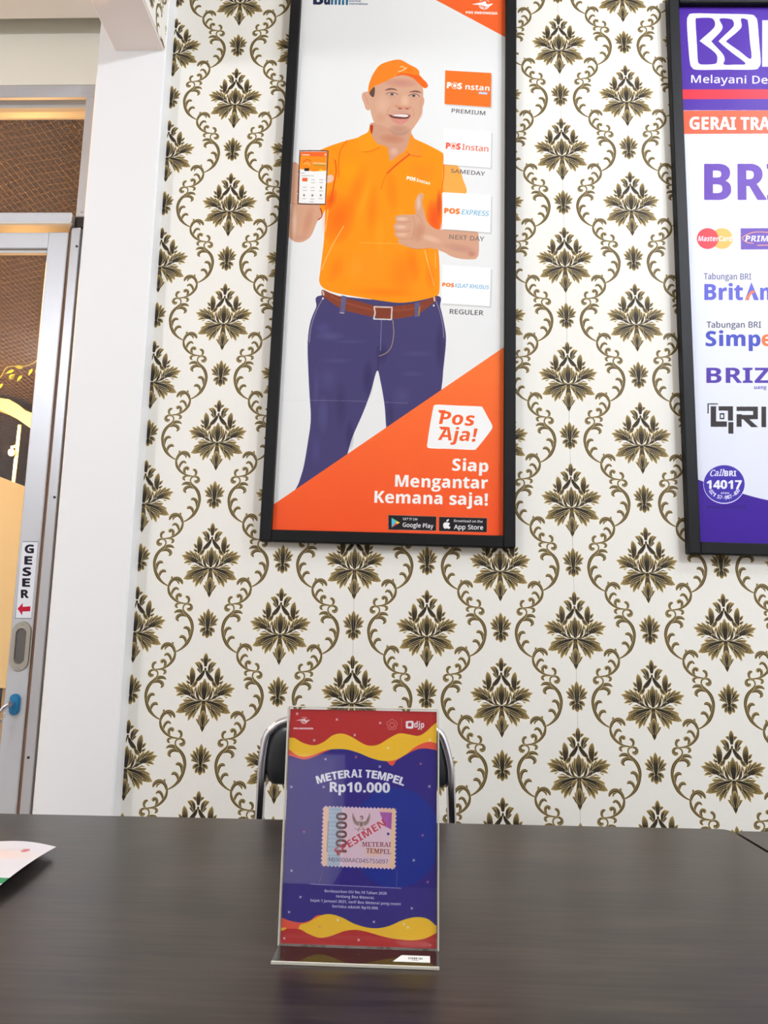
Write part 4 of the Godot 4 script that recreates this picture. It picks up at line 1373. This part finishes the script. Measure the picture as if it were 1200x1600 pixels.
	var kr := thing("key_ring", "pair of silver keys hanging from the blue door lock", "keys", d.position + lc + Vector3(-0.003, 0.002, 0.0205))
	st = mb()
	box(st, Vector3(-0.002, -0.007, 0.0), Vector3(0.002, 0.007, 0.010), 0.0008)
	tube(st, [Vector3(0, 0, 0.008), Vector3(-0.006, -0.006, 0.012), Vector3(-0.012, -0.014, 0.013)], [0.003, 0.006, 0.005], 10)
	build("turned_key", st, chrome, kr)
	st = mb()
	var loop := []
	for k in 21:
		var a := TAU * k / 20.0
		loop.append(Vector3(-0.0125 + cos(a) * 0.009, -0.024 + sin(a) * 0.010, 0.012))
	tube(st, loop, 0.0008, 8, false)
	build("ring", st, chrome, kr)
	st = mb()
	tube(st, [Vector3(-0.013, -0.033, 0.012), Vector3(-0.0135, -0.040, 0.011)], [0.0045, 0.004], 10)
	box(st, Vector3(-0.0165, -0.078, 0.0098), Vector3(-0.0125, -0.038, 0.0118), 0.0005)
	build("hanging_key", st, chrome, kr)

# ------------------------------------------------------------------ outside the door
func outside() -> void:
	var rng := RandomNumberGenerator.new()
	rng.seed = 11
	setting(put("ground_outside", boxm(Vector3(-7, -0.15, -9), Vector3(2.5, -0.02, -1.98), 0.0), mat("paving", rgb(120, 108, 92), 0.9)), "paved ground outside the door")
	# porch roof lined with woven foil sheeting
	var im := Image.create(512, 512, false, Image.FORMAT_RGBA8)
	im.fill(rgb(56, 38, 20))
	for i in 16:
		for j in 16:
			var v := rng.randf_range(-12, 12)
			im.fill_rect(Rect2i(i * 32 + 3, j * 32 + 3, 26, 26), Color8(int(46 + v), int(31 + v), int(17 + v * 0.7)))
		im.fill_rect(Rect2i(i * 32, 0, 4, 512), rgb(136, 114, 84))
		im.fill_rect(Rect2i(0, i * 32, 512, 4), rgb(108, 90, 64))
	var foil := mat("woven_foil", Color(0.9, 0.88, 0.82), 0.24, 0.6)
	foil.albedo_texture = ImageTexture.create_from_image(im)
	bump(foil, noise_image(512, 512, 0.12, 8, 3), 0.8)
	var st := mb()
	var slope := 0.36
	var nx := 24
	var nz := 12
	for i in nx:
		for j in nz:
			var q := []
			for e in [[0, 0], [1, 0], [1, 1], [0, 0], [1, 1], [0, 1]]:
				var x: float = -5.0 + 6.0 * (i + e[0]) / nx
				var z: float = -1.96 - 3.8 * (j + e[1]) / nz
				var y := 2.86 - slope * (-1.96 - z) + 0.02 * sin(x * 7.0) * sin(z * 5.0)
				q.append(Vector3(x, y, z))
			for k in 6:
				var p: Vector3 = q[k]
				st.set_normal(Vector3(0, -1, slope).normalized())
				st.set_uv(Vector2(p.x + p.z * 0.35, p.z - p.x * 0.25) * 2.6)
				st.add_vertex(p)
	var rf := build("porch_roof", st, foil)
	setting(rf, "sloping porch roof lined with woven foil sheet")
	put("roof_deck", boxm(Vector3(-5, 2.9, -4.96), Vector3(1.0, 2.95, -1.96), 0.0), mat("roof_deck", rgb(80, 70, 60), 0.9), rf)
	# garden wall far behind
	var gw := mat("garden_wall", rgb(112, 92, 78), 0.9)
	gw.albedo_texture = ImageTexture.create_from_image(noise_image(256, 256, 0.03, 21))
	gw.uv1_triplanar = true
	gw.uv1_scale = Vector3(0.8, 0.8, 0.8)
	setting(put("wall_garden", boxm(Vector3(-7, -0.05, -6.4), Vector3(2.5, 2.6, -6.2), 0.0), gw), "rough brown garden wall beyond the porch")
	# reflection of a warm lamp, built as a glowing bulb on a slim pole
	var b := on_z(20, 708, -3.3)
	var t := thing("reflection_pole", "slim cream pole with a small glowing bulb standing in for a lamp reflection outside", "lamp", Vector3(b.x, -0.02, b.z))
	st = mb()
	tube(st, [Vector3(0.0, 0, -0.02), Vector3(0.004, b.y - 0.3, -0.02), Vector3(0.010, b.y + 0.16, -0.02)], 0.008, 12)
	build("pole", st, mat("pole_cream", rgb(222, 196, 140), 0.5), t)
	var glow := mat("bulb_glow", rgb(255, 220, 150), 0.4)
	glow.emission_enabled = true
	glow.emission = rgb(255, 214, 140)
	glow.emission_energy_multiplier = 9.0
	var sp := SphereMesh.new()
	sp.radius = 0.014
	sp.height = 0.034
	sp.radial_segments = 20
	sp.rings = 10
	var bu := put("bulb", sp, glow, t)
	bu.position = Vector3(0, b.y + 0.02, 0.012)
	st = mb()
	tube(st, [Vector3(0.006, b.y + 0.06, -0.016), Vector3(0.0, b.y + 0.045, 0.012)], 0.006, 10)
	build("socket", st, mats["pole_cream"], t)
	var l := OmniLight3D.new()
	l.name = "bulb_light"
	l.light_color = rgb(255, 190, 110)
	l.light_energy = 2.5
	l.light_size = 0.02
	l.omni_range = 10.0
	l.omni_attenuation = 2.0
	l.shadow_enabled = true
	t.add_child(l)
	l.position = Vector3(0, b.y + 0.02, 0.06)
	# cream awning edge
	var aw := thing("awning", "cream scalloped awning edge outside the glass door", "awning", Vector3(0, 0, -3.6))
	var pts := PackedVector2Array()
	for q in [[-120, 600], [-60, 612], [0, 622], [14, 624], [28, 632], [40, 642], [52, 646], [66, 652], [84, 668], [84, 690], [52, 672], [28, 655], [0, 640], [-60, 620], [-120, 612]]:
		var w := on_z(q[0], q[1], -3.6)
		pts.append(Vector2(w.x, w.y))
	st = mb()
	prism(st, pts, -0.10, 0.0)
	build("valance", st, mat("awning_cream", rgb(232, 212, 168), 0.8), aw)
	var ap := on_z(70, 668, -3.6)
	st = mb()
	tube(st, [Vector3(ap.x, -0.02, -0.05), Vector3(ap.x, ap.y, -0.05)], 0.02, 10)
	build("post", st, mats["awning_cream"], aw)
	# glossy block standing in for a dark window behind the pole
	var ca := on_z(-60, 640, -4.5)
	var cb := on_z(22, 800, -4.5)
	var cab := thing("dark_window_block", "tall dark glossy block standing in for a dark window behind the lamp pole", "cabinet", Vector3((ca.x + cb.x) / 2.0, -0.02, -4.5))
	var hw := (cb.x - ca.x) / 2.0
	put("body", boxm(Vector3(-hw, 0, -0.4), Vector3(hw, ca.y + 0.02, 0), 0.01), mat("dark_window_body", rgb(58, 46, 50), 0.25), cab)
	put("door_panel", boxm(Vector3(-hw + 0.04, 0.08, 0), Vector3(hw - 0.04, ca.y - 0.06, 0.012), 0.006), mat("dark_window_gloss", rgb(46, 36, 42), 0.12), cab)
	# cream notice board close to the glass
	var p := Page.new(400, 700, rgb(246, 222, 160))
	p.view = [0.0, 0.0, 1.0]
	p.stroke([270, 150, 286, 158, 282, 182, 264, 186], 13, rgb(206, 40, 40))
	p.stroke([190, 150, 236, 150], 13, rgb(206, 40, 40))
	p.stroke([264, 126, 280, 118], 5, rgb(60, 50, 50))
	p.stroke([264, 214, 284, 216], 5, rgb(60, 50, 50))
	var tl := on_z(0, 745, -2.35)
	var tr := on_z(58, 767, -2.35)
	var bt := on_z(0, 1075, -2.35)
	var nb := thing("notice_board", "cream yellow notice board with red marks standing outside the glass door", "board", Vector3(0, 0, -2.35))
	var hgt := tl.y - bt.y
	var poly := PackedVector2Array([Vector2(tl.x - 0.42, tl.y + 0.05), Vector2(tl.x, tl.y), Vector2(tr.x, tr.y), Vector2(tr.x, bt.y), Vector2(tl.x - 0.42, bt.y)])
	st = mb()
	prism(st, poly, -0.012, 0.0, Rect2(tl.x - 0.42, bt.y, tr.x - tl.x + 0.42, hgt + 0.05))
	build("panel", st, print_mat("notice_print", p.finish(1), 0.7), nb)
	for x in [tl.x - 0.36, tr.x - 0.06]:
		put("leg", boxm(Vector3(x, -0.02, -0.045), Vector3(x + 0.03, tr.y - 0.03, -0.012), 0.003), mat("board_leg", rgb(190, 160, 110), 0.7), nb)
	# hanging vine
	var v := thing("vine", "yellow green vine tendril with small leaves outside the glass", "plant", Vector3(0, 0, -2.7))
	var way := []
	for q in [[-70, 628], [-30, 606], [0, 590], [18, 578], [36, 570], [52, 560], [68, 548]]:
		var w := on_z(q[0], q[1], -2.7)
		way.append(Vector3(w.x, w.y, 0.03 * sin(q[0] * 0.1)))
	st = mb()
	tube(st, spline(way, 5), 0.0022, 8)
	build("stem", st, mat("vine_stem", rgb(190, 190, 70), 0.6), v)
	var leafm := mat("vine_leaf", rgb(196, 210, 50), 0.5)
	leafm.backlight_enabled = true
	leafm.backlight = rgb(120, 130, 20)
	for q in [[-20, 606, 200], [0, 597, 190], [14, 592, 30], [22, 578, 215], [36, 575, 170], [34, 586, 250], [50, 576, 260], [56, 577, 300], [4, 599, 250], [-40, 616, 240]]:
		var w := on_z(q[0], q[1], -2.7)
		st = mb()
		var dirn := Vector3(cos(deg_to_rad(q[2])), sin(deg_to_rad(q[2])), 0.3).normalized()
		var sidev := Vector3(-dirn.y, dirn.x, 0.4).normalized()
		var c := Vector3(w.x, w.y, 0)
		var ln := 0.034
		var rim := []
		for k in 13:
			var f := k / 6.0
			var s := 1.0 if k <= 6 else -1.0
			var u := f if k <= 6 else 2.0 - f
			rim.append(c + dirn * (ln * u) + sidev * (s * 0.009 * sin(PI * pow(u, 0.7))))
		for k in 12:
			tri(st, c + dirn * ln * 0.5 + Vector3(0, 0, 0.004), rim[k], rim[k + 1], Vector3.BACK)
		build("leaf", st, leafm, v)
	# shrub behind the pole
	var sb := on_z(78, 720, -5.3)
	var sh := thing("shrub", "loose shrub with pale leaves behind the lamp pole outside", "shrub", Vector3(sb.x, -0.02, -5.3))
	st = mb()
	for k in 420:
		var a := rng.randf() * TAU
		var rr := 0.30 * sqrt(rng.randf())
		var c := Vector3(cos(a) * rr, rng.randf_range(0.35, sb.y + 0.28), sin(a) * rr)
		var d1 := Vector3(rng.randf_range(-1, 1), rng.randf_range(-0.6, 1), rng.randf_range(-1, 1)).normalized()
		var d2 := d1.cross(Vector3(rng.randf_range(-1, 1), rng.randf_range(-1, 1), rng.randf_range(-1, 1))).normalized()
		quad(st, c, c + d1 * 0.03 + d2 * 0.013, c + d1 * 0.06, c + d1 * 0.03 - d2 * 0.013, Vector3.BACK)
	var fo := build("foliage", st, mat("shrub_leaf", rgb(150, 134, 82), 0.6), sh)
	fo.set_meta("kind", "stuff")
	st = mb()
	for k in 7:
		var a := TAU * k / 7.0
		tube(st, [Vector3(0, 0, 0), Vector3(cos(a) * 0.1, 0.6, sin(a) * 0.1), Vector3(cos(a) * 0.24, sb.y + 0.1, sin(a) * 0.24)], [0.012, 0.008, 0.004], 6)
	build("stems", st, mat("shrub_stem", rgb(90, 70, 50), 0.8), sh)
	# floodlight on the house wall that lights the porch
	var fl := thing("porch_floodlight", "small warm floodlight fixed outside beside the door", "lamp", Vector3(-2.35, 2.46, -2.02))
	put("body", boxm(Vector3(-0.08, -0.05, -0.05), Vector3(0.08, 0.05, 0.04), 0.006), mat("flood_body", rgb(60, 60, 62), 0.5), fl)
	var fg := mat("flood_glow", rgb(255, 214, 150), 0.4)
	fg.emission_enabled = true
	fg.emission = rgb(255, 196, 110)
	fg.emission_energy_multiplier = 8.0
	put("glass", boxm(Vector3(-0.07, -0.04, -0.054), Vector3(0.07, 0.04, -0.05), 0.001), fg, fl)
	var ol := OmniLight3D.new()
	ol.name = "flood_light"
	ol.light_color = rgb(255, 188, 104)
	ol.light_energy = 5.5
	ol.light_size = 0.05
	ol.omni_range = 12.0
	ol.omni_attenuation = 2.0
	ol.shadow_enabled = true
	fl.add_child(ol)
	ol.position = Vector3(0, -0.02, -0.12)

# ------------------------------------------------------------------ framed posters
func framed(called: String, label: String, at: Vector3, turn: float, w: float, h: float, bar: float, tex: Texture2D) -> void:
	var t := thing(called, label, "poster", at)
	t.rotation.z = turn
	var black := mat("black_frame", rgb(11, 11, 12), 0.5)
	black.metallic_specular = 0.35
	var z0 := WALL + 0.0003 - at.z
	var z1 := z0 + 0.027
	put("frame_bar", boxm(Vector3(-bar, -bar, z0), Vector3(0, h + bar, z1), 0.0022), black, t)
	put("frame_bar", boxm(Vector3(w, -bar, z0), Vector3(w + bar, h + bar, z1), 0.0022), black, t)
	put("frame_bar", boxm(Vector3(0, -bar, z0), Vector3(w, 0, z1 - 0.0002), 0.0022), black, t)
	put("frame_bar", boxm(Vector3(0, h, z0), Vector3(w, h + bar, z1 - 0.0002), 0.0022), black, t)
	put("backing_board", boxm(Vector3(0, 0, z0), Vector3(w, h, -0.0012), 0.0), mat("backing", rgb(170, 150, 120), 0.9), t)
	# the sheet lies a little uneven in its frame
	var m := print_mat(label + " print", tex, 0.42)
	bump(m, noise_image(256, 256, 0.008, 31, 3), 0.12)
	var sh := put("printed_sheet", sheet(w, h), m, t)
	sh.position = Vector3(0, 0, -0.0004)

# ------------------------------------------------------------------ furniture
func wood() -> StandardMaterial3D:
	if mats.has("dark_wood_laminate"):
		return mats["dark_wood_laminate"]
	var fine := noise_image(64, 1024, 0.08, 41, 4)
	fine.resize(1024, 1024, Image.INTERPOLATE_CUBIC)
	var broad := noise_image(128, 512, 0.02, 43, 3)
	broad.resize(1024, 1024, Image.INTERPOLATE_CUBIC)
	var im := Image.create(1024, 1024, false, Image.FORMAT_RGBA8)
	for y in 1024:
		for x in 1024:
			var a := fine.get_pixel(x, y).r
			var b := broad.get_pixel(x, y).r
			var v := 0.56 + 0.5 * a + 0.3 * (b - 0.5)
			im.set_pixel(x, y, Color(0.228 * v, 0.192 * v, 0.166 * v))
	var m := mat("dark_wood_laminate", Color.WHITE, 0.3)
	m.albedo_texture = ImageTexture.create_from_image(im)
	m.uv1_triplanar = true
	m.uv1_world_triplanar = true
	m.uv1_scale = Vector3(1.1, 1.1, 1.1)
	return m

func desk(label: String, x0: float, x1: float, zb: float, zf: float, top: float) -> void:
	var w := wood()
	var t := thing("desk", label, "desk", Vector3((x0 + x1) / 2.0, 0, (zb + zf) / 2.0), "dark wooden desks")
	var hx := (x1 - x0) / 2.0
	var hz := (zf - zb) / 2.0
	# top with slightly clipped corners
	var pl := PackedVector2Array()
	for c in [[-1, -1], [1, -1], [1, 1], [-1, 1]]:
		for k in 5:
			var a := PI + PI / 2.0 * (k / 4.0) + PI / 2.0 * (0 if c == [-1, -1] else 1 if c == [1, -1] else 2 if c == [1, 1] else 3)
			pl.append(Vector2(c[0] * (hx - 0.014) + cos(a) * 0.014, c[1] * (hz - 0.014) + sin(a) * 0.014))
	var st := mb()
	prism(st, pl, -0.023, 0.0)
	var tp := build("desk_top", st, w, t)
	tp.rotation.x = -PI / 2.0
	tp.position.y = top
	var band := []
	for p in pl:
		band.append(Vector3(p.x, top - 0.0125, -p.y))
	band.append(band[0])
	st = mb()
	for i in band.size() - 1:
		var o: Vector3 = (band[i] + band[i + 1]) * 0.5 - Vector3(0, top, 0)
		var e := Vector3(0, 0.0105, 0)
		var g := Vector3(o.x, 0, o.z).normalized() * 0.0006
		quad(st, band[i] + e + g, band[i + 1] + e + g, band[i + 1] - e + g, band[i] - e + g, Vector3(o.x, 0, o.z))
	build("edge_band", st, mat("edge_band", rgb(38, 32, 30), 0.45), t)
	for s in [-1, 1]:
		put("side_panel", boxm(Vector3(s * (hx - 0.03) - 0.011, 0, -hz + 0.04), Vector3(s * (hx - 0.03) + 0.011, top - 0.023, hz - 0.04), 0.0015), w, t)
	put("front_panel", boxm(Vector3(-hx + 0.042, 0.30, hz - 0.22), Vector3(hx - 0.042, top - 0.023, hz - 0.20), 0.0015), w, t)

func chair() -> void:
	var chrome: Material = mats["chrome"]
	var zc := -1.45
	var t := thing("visitor_chair", "chrome tube chair with a black padded back behind the desk", "chair", Vector3(-0.089, 0, zc))
	var path := [Vector3(-0.185, 0.006, 0.20), Vector3(-0.190, 0.45, 0.06)]
	for q in [[404, 1300], [405, 1283], [408, 1232], [410.6, 1190], [417, 1152], [428, 1138], [444, 1128], [480, 1122], [520, 1120.5], [555, 1120.5], [590, 1122], [630, 1125], [664, 1132], [680, 1141], [691, 1154], [702, 1195], [704.5, 1236], [706, 1284], [706.5, 1300]]:
		var w := on_z(q[0], q[1], zc) - t.position
		path.append(Vector3(w.x, w.y, 0.0))
	path.append(Vector3(0.190, 0.45, 0.06))
	path.append(Vector3(0.185, 0.006, 0.20))
	var st := mb()
	tube(st, spline(path, 5), 0.0086, 18)
	build("back_frame", st, chrome, t)
	# back cushion
	var prof := []
	for q in [[415, 1195], [417, 1212], [423, 1222], [440, 1226], [555, 1228], [680, 1231], [694, 1228], [699, 1219], [698, 1195], [689, 1158], [675, 1143], [650, 1133], [600, 1128], [555, 1126], [510, 1125], [462, 1129], [437, 1134], [421, 1158]]:
		var w := on_z(q[0], q[1], zc) - t.position
		prof.append(Vector2(w.x, w.y))
	var ring := spline(prof, 4, true)
	var mid := Vector2(0, 0.845)
	st = mb()
	st.set_smooth_group(0)
	var layers := [[0.0, 1.0], [0.010, 1.0], [0.017, 0.975], [0.022, 0.92], [0.026, 0.78], [0.028, 0.5], [0.0285, 0.0]]
	for s in [1.0, -0.45]:
		for i in layers.size() - 1:
			for k in ring.size():
				var a: Vector2 = ring[k] - mid
				var b: Vector2 = ring[(k + 1) % ring.size()] - mid
				var q := []
				for e in [[a, i], [b, i], [b, i + 1], [a, i + 1]]:
					var f: Vector2 = e[0] * float(layers[e[1]][1]) + mid
					q.append(Vector3(f.x, f.y, -0.010 + s * float(layers[e[1]][0])))
				for tr in [[0, 1, 2], [0, 2, 3]]:
					var v := [q[tr[0]], q[tr[1]], q[tr[2]]]
					var n: Vector3 = (v[2] - v[0]).cross(v[1] - v[0])
					if n.length() < 1e-12:
						continue
					var o := Vector3(a.x, a.y, s * 0.05)
					if n.dot(o) < 0.0:
						v = [v[0], v[2], v[1]]
					for w in v:
						st.add_vertex(w)
	st.generate_normals()
	var pad := build("back_cushion", st, mat("black_vinyl", rgb(22, 24, 27), 0.32), t)
	pad.set_meta("label", "black vinyl back cushion")
	# seat, rear legs, braces
	st = mb()
	box(st, Vector3(-0.19, 0.425, 0.0), Vector3(0.19, 0.468, 0.38), 0.014)
	build("seat", st, mats["black_vinyl"], t)
	for s in [-1.0, 1.0]:
		st = mb()
		tube(st, spline([Vector3(0.168 * s, 0.43, 0.34), Vector3(0.17 * s, 0.25, 0.12), Vector3(0.172 * s, 0.006, -0.17)], 5), 0.0105, 14)
		build("leg", st, chrome, t)
		for e in [Vector3(0.185 * s, 0.0, 0.20), Vector3(0.172 * s, 0.0, -0.17)]:
			st = mb()
			tube(st, [e, e + Vector3(0, 0.03, 0)], 0.013, 14)
			build("foot_cap", st, mat("black_rubber", rgb(24, 24, 24), 0.7), t)
	for e in [[0.20, 0.135], [0.16, -0.08]]:
		st = mb()
		tube(st, [Vector3(-0.18, e[0], e[1]), Vector3(0.18, e[0], e[1])], 0.007, 12)
		build("brace", st, chrome, t)

# ------------------------------------------------------------------ things on the desk
func sign_holder() -> void:
	var fl := on_y(425, 1506, DESK)
	var frr := on_y(688, 1515.5, DESK)
	var hl := on_y(436, 1480, DESK)
	var hr := on_y(684, 1488, DESK)
	var at := Vector3((hl.x + hr.x) / 2.0, DESK, (hl.z + hr.z) / 2.0)
	var w := frr.x - fl.x
	var front := (fl.z + frr.z) / 2.0 - at.z
	var turn := atan2(-(frr.z - fl.z), w)
	var acr := pane_mat("clear_acrylic", 0.01)
	var edge := mat("acrylic_edge_gleam", rgb(226, 220, 204, 200), 0.3)  # whitish colour stands for light gathered in the clear acrylic edges
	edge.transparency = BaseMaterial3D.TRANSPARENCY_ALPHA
	var t := thing("sign_holder", "clear acrylic tabletop sign holder standing on the desk", "sign holder", at)
	t.rotation.y = turn
	var lean := deg_to_rad(-3.0)
	var tall := 0.2285
	var th := 0.0022
	# foot
	put("base_plate", boxm(Vector3(-w / 2, 0.0, -0.055), Vector3(w / 2, th, front), 0.0004), acr, t)
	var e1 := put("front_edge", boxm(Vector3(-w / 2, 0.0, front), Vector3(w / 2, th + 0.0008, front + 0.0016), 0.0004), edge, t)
	e1.set_meta("label", "foot edge strip painted pale for the light gathered in it")
	var up := Node3D.new()
	up.name = "pocket"
	t.add_child(up)
	up.rotation.x = lean
	up.position = Vector3(0, th, 0)
	put("front_sheet", boxm(Vector3(-w / 2, 0, 0.0012), Vector3(w / 2, tall, 0.0012 + th), 0.0003), acr, up)
	put("rear_sheet", boxm(Vector3(-w / 2, 0, -0.0012 - th), Vector3(w / 2, tall, -0.0012), 0.0003), acr, up)
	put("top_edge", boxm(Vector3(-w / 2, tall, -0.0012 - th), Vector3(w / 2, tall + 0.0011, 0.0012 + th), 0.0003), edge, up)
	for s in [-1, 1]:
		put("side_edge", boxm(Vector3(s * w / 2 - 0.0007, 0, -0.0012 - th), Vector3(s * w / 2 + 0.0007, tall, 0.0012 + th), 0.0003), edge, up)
	# bar-code label on the foot
	var p := Page.new(360, 140, rgb(232, 230, 222))
	var rng := RandomNumberGenerator.new()
	rng.seed = 9
	var x := 150
	while x < 290:
		var bw := rng.randi_range(3, 9)
		p.im.fill_rect(Rect2i(x, 40, bw, 46), rgb(60, 56, 54))
		x += bw + rng.randi_range(4, 9)
	p.im.fill_rect(Rect2i(180, 98, 70, 8), rgb(110, 104, 100))
	var a := on_y(628, 1503, DESK + th) - at
	var b := on_y(673, 1504, DESK + th) - at
	var st := mb()
	var pa := Vector2(a.x - 0.008, 0.0)
	prism(st, PackedVector2Array([Vector2(pa.x, 0), Vector2(b.x, 0), Vector2(b.x, 0.014), Vector2(pa.x + 0.008, 0.014)]), 0.0, 0.0003, Rect2(pa.x, 0, b.x - pa.x, 0.014))
	var lb := build("price_label", st, print_mat("label_print", p.finish(1), 0.6), t)
	lb.rotation.x = -PI / 2.0
	lb.position = Vector3(0, th, a.z - 0.001)
	lb.set_meta("label", "small white bar-code label")
	# the printed card inside
	var card := put("printed_card", sheet(1, 1), print_mat("stamp_print", stamp_print(), 0.4))
	tag(card, "red, yellow and blue METERAI TEMPEL Rp10.000 card inside the acrylic holder", "card")
	var cw := w - 0.0035
	var ch := tall - 0.0035
	card.transform = t.transform * up.transform * Transform3D(Basis.from_scale(Vector3(cw, ch, 1)), Vector3(-cw / 2, 0.0012, 0.0))

func reflection_cabinet() -> void:
	# added, unseen behind the viewer, to give the acrylic holder its pale reflection
	var t := thing("reflection_cabinet", "low white two-door cabinet added opposite the desk for the holder reflection", "cabinet", Vector3(-0.96, 0, 2.0))
	var white := mat("cabinet_white", rgb(236, 236, 234), 0.45)
	put("plinth", boxm(Vector3(-0.52, 0, 0.05), Vector3(0.52, 0.22, 0.45), 0.002), mat("plinth_dark", rgb(50, 46, 44), 0.6), t)
	put("body", boxm(Vector3(-0.53, 0.22, 0.018), Vector3(0.53, 0.77, 0.46), 0.002), white, t)
	for s in [-1, 1]:
		var d := put("cabinet_door", boxm(Vector3(minf(0.002 * s, 0.528 * s), 0.225, 0.0), Vector3(maxf(0.002 * s, 0.528 * s), 0.765, 0.018), 0.002), white, t)
		put("knob", boxm(Vector3(0.04 * s - 0.008, 0.50, -0.02), Vector3(0.04 * s + 0.008, 0.56, 0.0), 0.003), mats["steel"], d)

func leaflet() -> void:
	# a curling printed leaflet lying at the left end of the desk
	var p := Page.new(512, 512, rgb(222, 221, 226))
	p.view = [0.0, 0.0, 1.0]
	p.soft([-60, 470, 60, 440, 200, 452, 360, 430, 470, 452, 560, 470, 560, 560, -60, 560], rgb(44, 140, 96))
	p.cloud(300, 190, 230, 80, rgb(244, 214, 196, 120))
	p.oval(392, 120, 22, 26, rgb(206, 120, 128))
	p.stroke([60, 140, 240, 128, 400, 96], 7, rgb(206, 200, 196))
	p.stroke([60, 170, 260, 150, 380, 118], 7, rgb(214, 206, 202))
	var m := print_mat("leaflet_print", p.finish(1), 0.45)
	var cor := on_y(88, 1324, DESK + 0.010)
	var near := on_y(0, 1380, DESK + 0.016)
	var far := on_y(0, 1306, DESK + 0.008)
	var t := thing("leaflet", "white leaflet with a green corner curling on the desk end", "leaflet", Vector3(cor.x, DESK, cor.z))
	var right := (near - cor)
	right.y = 0
	var back := (far - cor)
	back.y = 0
	var along := right.normalized()
	var across := Vector3(along.z, 0, -along.x)
	if across.x > 0:
		across = -across
	var st := mb()
	var n := 14
	var grid := []
	for i in n + 1:
		var row := []
		for j in n + 1:
			var u := float(i) / n          # from the right edge leftwards
			var v := float(j) / n          # from the far corner towards the viewer
			var q := across * (u * 0.148) + along * (v * 0.21)
			# the far edge bows towards the wall
			q -= along * (0.046 * sin(PI * 0.5 * minf(1.0, u * 1.6)) * (1.0 - v))
			q.y = 0.003 + 0.012 * (1.0 - u) * (0.35 + 0.65 * sin(PI * (0.15 + 0.7 * v)))
			row.append(q)
		grid.append(row)
	for i in n:
		for j in n:
			for k in [[0, 0], [1, 0], [1, 1], [0, 0], [1, 1], [0, 1]]:
				st.set_uv(Vector2(1.0 - float(i + k[0]) / n, float(j + k[1]) / n * 1.3))
				st.add_vertex(grid[i + k[0]][j + k[1]])
	st.generate_normals()
	build("cover", st, m, t)
	var lower := mat("leaflet_inside", rgb(226, 224, 226), 0.6)
	st = mb()
	for i in n:
		for j in n:
			for k in [[0, 0], [1, 0], [1, 1], [0, 0], [1, 1], [0, 1]]:
				var q: Vector3 = grid[i + k[0]][j + k[1]]
				st.add_vertex(Vector3(q.x, q.y * 0.2 + 0.0006, q.z) + across * 0.03)
	st.generate_normals()
	build("inner_page", st, lower, t)

func _ready() -> void:
	# camera
	cam_basis = Basis.from_euler(Vector3(deg_to_rad(9.35683458), deg_to_rad(1.68191875), deg_to_rad(0.81800733)))
	var cam := Camera3D.new()
	cam.name = "camera"
	add_child(cam)
	cam.transform = Transform3D(cam_basis, CAM)
	cam.fov = rad_to_deg(2.0 * atan(800.0 / FOCAL))
	cam.near = 0.02
	# night air outside; light comes from the lamps
	var e := Environment.new()
	e.background_mode = Environment.BG_COLOR
	e.background_color = rgb(38, 40, 52)
	e.tonemap_mode = Environment.TONE_MAPPER_LINEAR
	e.tonemap_exposure = 0.63
	e.sdfgi_enabled = true
	e.ssao_enabled = true
	e.ssil_enabled = true
	var we := WorldEnvironment.new()
	we.name = "environment"
	we.environment = e
	add_child(we)
	# first two ceiling lamps placed from the shadows beside the picture frames and under the beam
	lamp(Vector3(1.83, 3.45, -0.60), 2.2, "round white ceiling lamp above the right-hand desk")
	lamp(Vector3(2.30, 3.45, 0.85), 8.5, "round white ceiling lamp near the right side wall")
	lamp(Vector3(-1.90, 2.703, 0.70), 3.1, "added round white fill lamp under the low ceiling by the door")  # fill lamp added to brighten the door end, no such source seen
	room()
	door()
	# posters
	var seen := Vector2(POS_W, POS_SEEN)
	var turn := deg_to_rad(-0.95)
	var o := Vector2(-0.0319, 2.04505) - (seen / 2.0).rotated(turn)
	framed("framed_poster", "tall framed poster of a man in orange shirt and cap", Vector3(o.x, o.y, -1.786), turn, POS_W, POS_H, 0.0285, courier_print())
	var bturn := deg_to_rad(-0.9)
	var bo := Vector3(0.705, 1.2873, -1.786)
	framed("framed_poster", "framed violet and white bank poster with BRI lettering", bo, bturn, BRI_W, BRI_H, 0.0285, bank_print(bo, bturn))
	# furniture
	desk("dark wooden desk carrying the acrylic sign holder", -0.87, 0.5335, -1.2945, -0.50, DESK)
	desk("dark wooden desk beyond the narrow gap, bare", 0.5415, 1.74, -1.288, -0.50, DESK - 0.001)
	chair()
	sign_holder()
	leaflet()
	reflection_cabinet()
	outside()
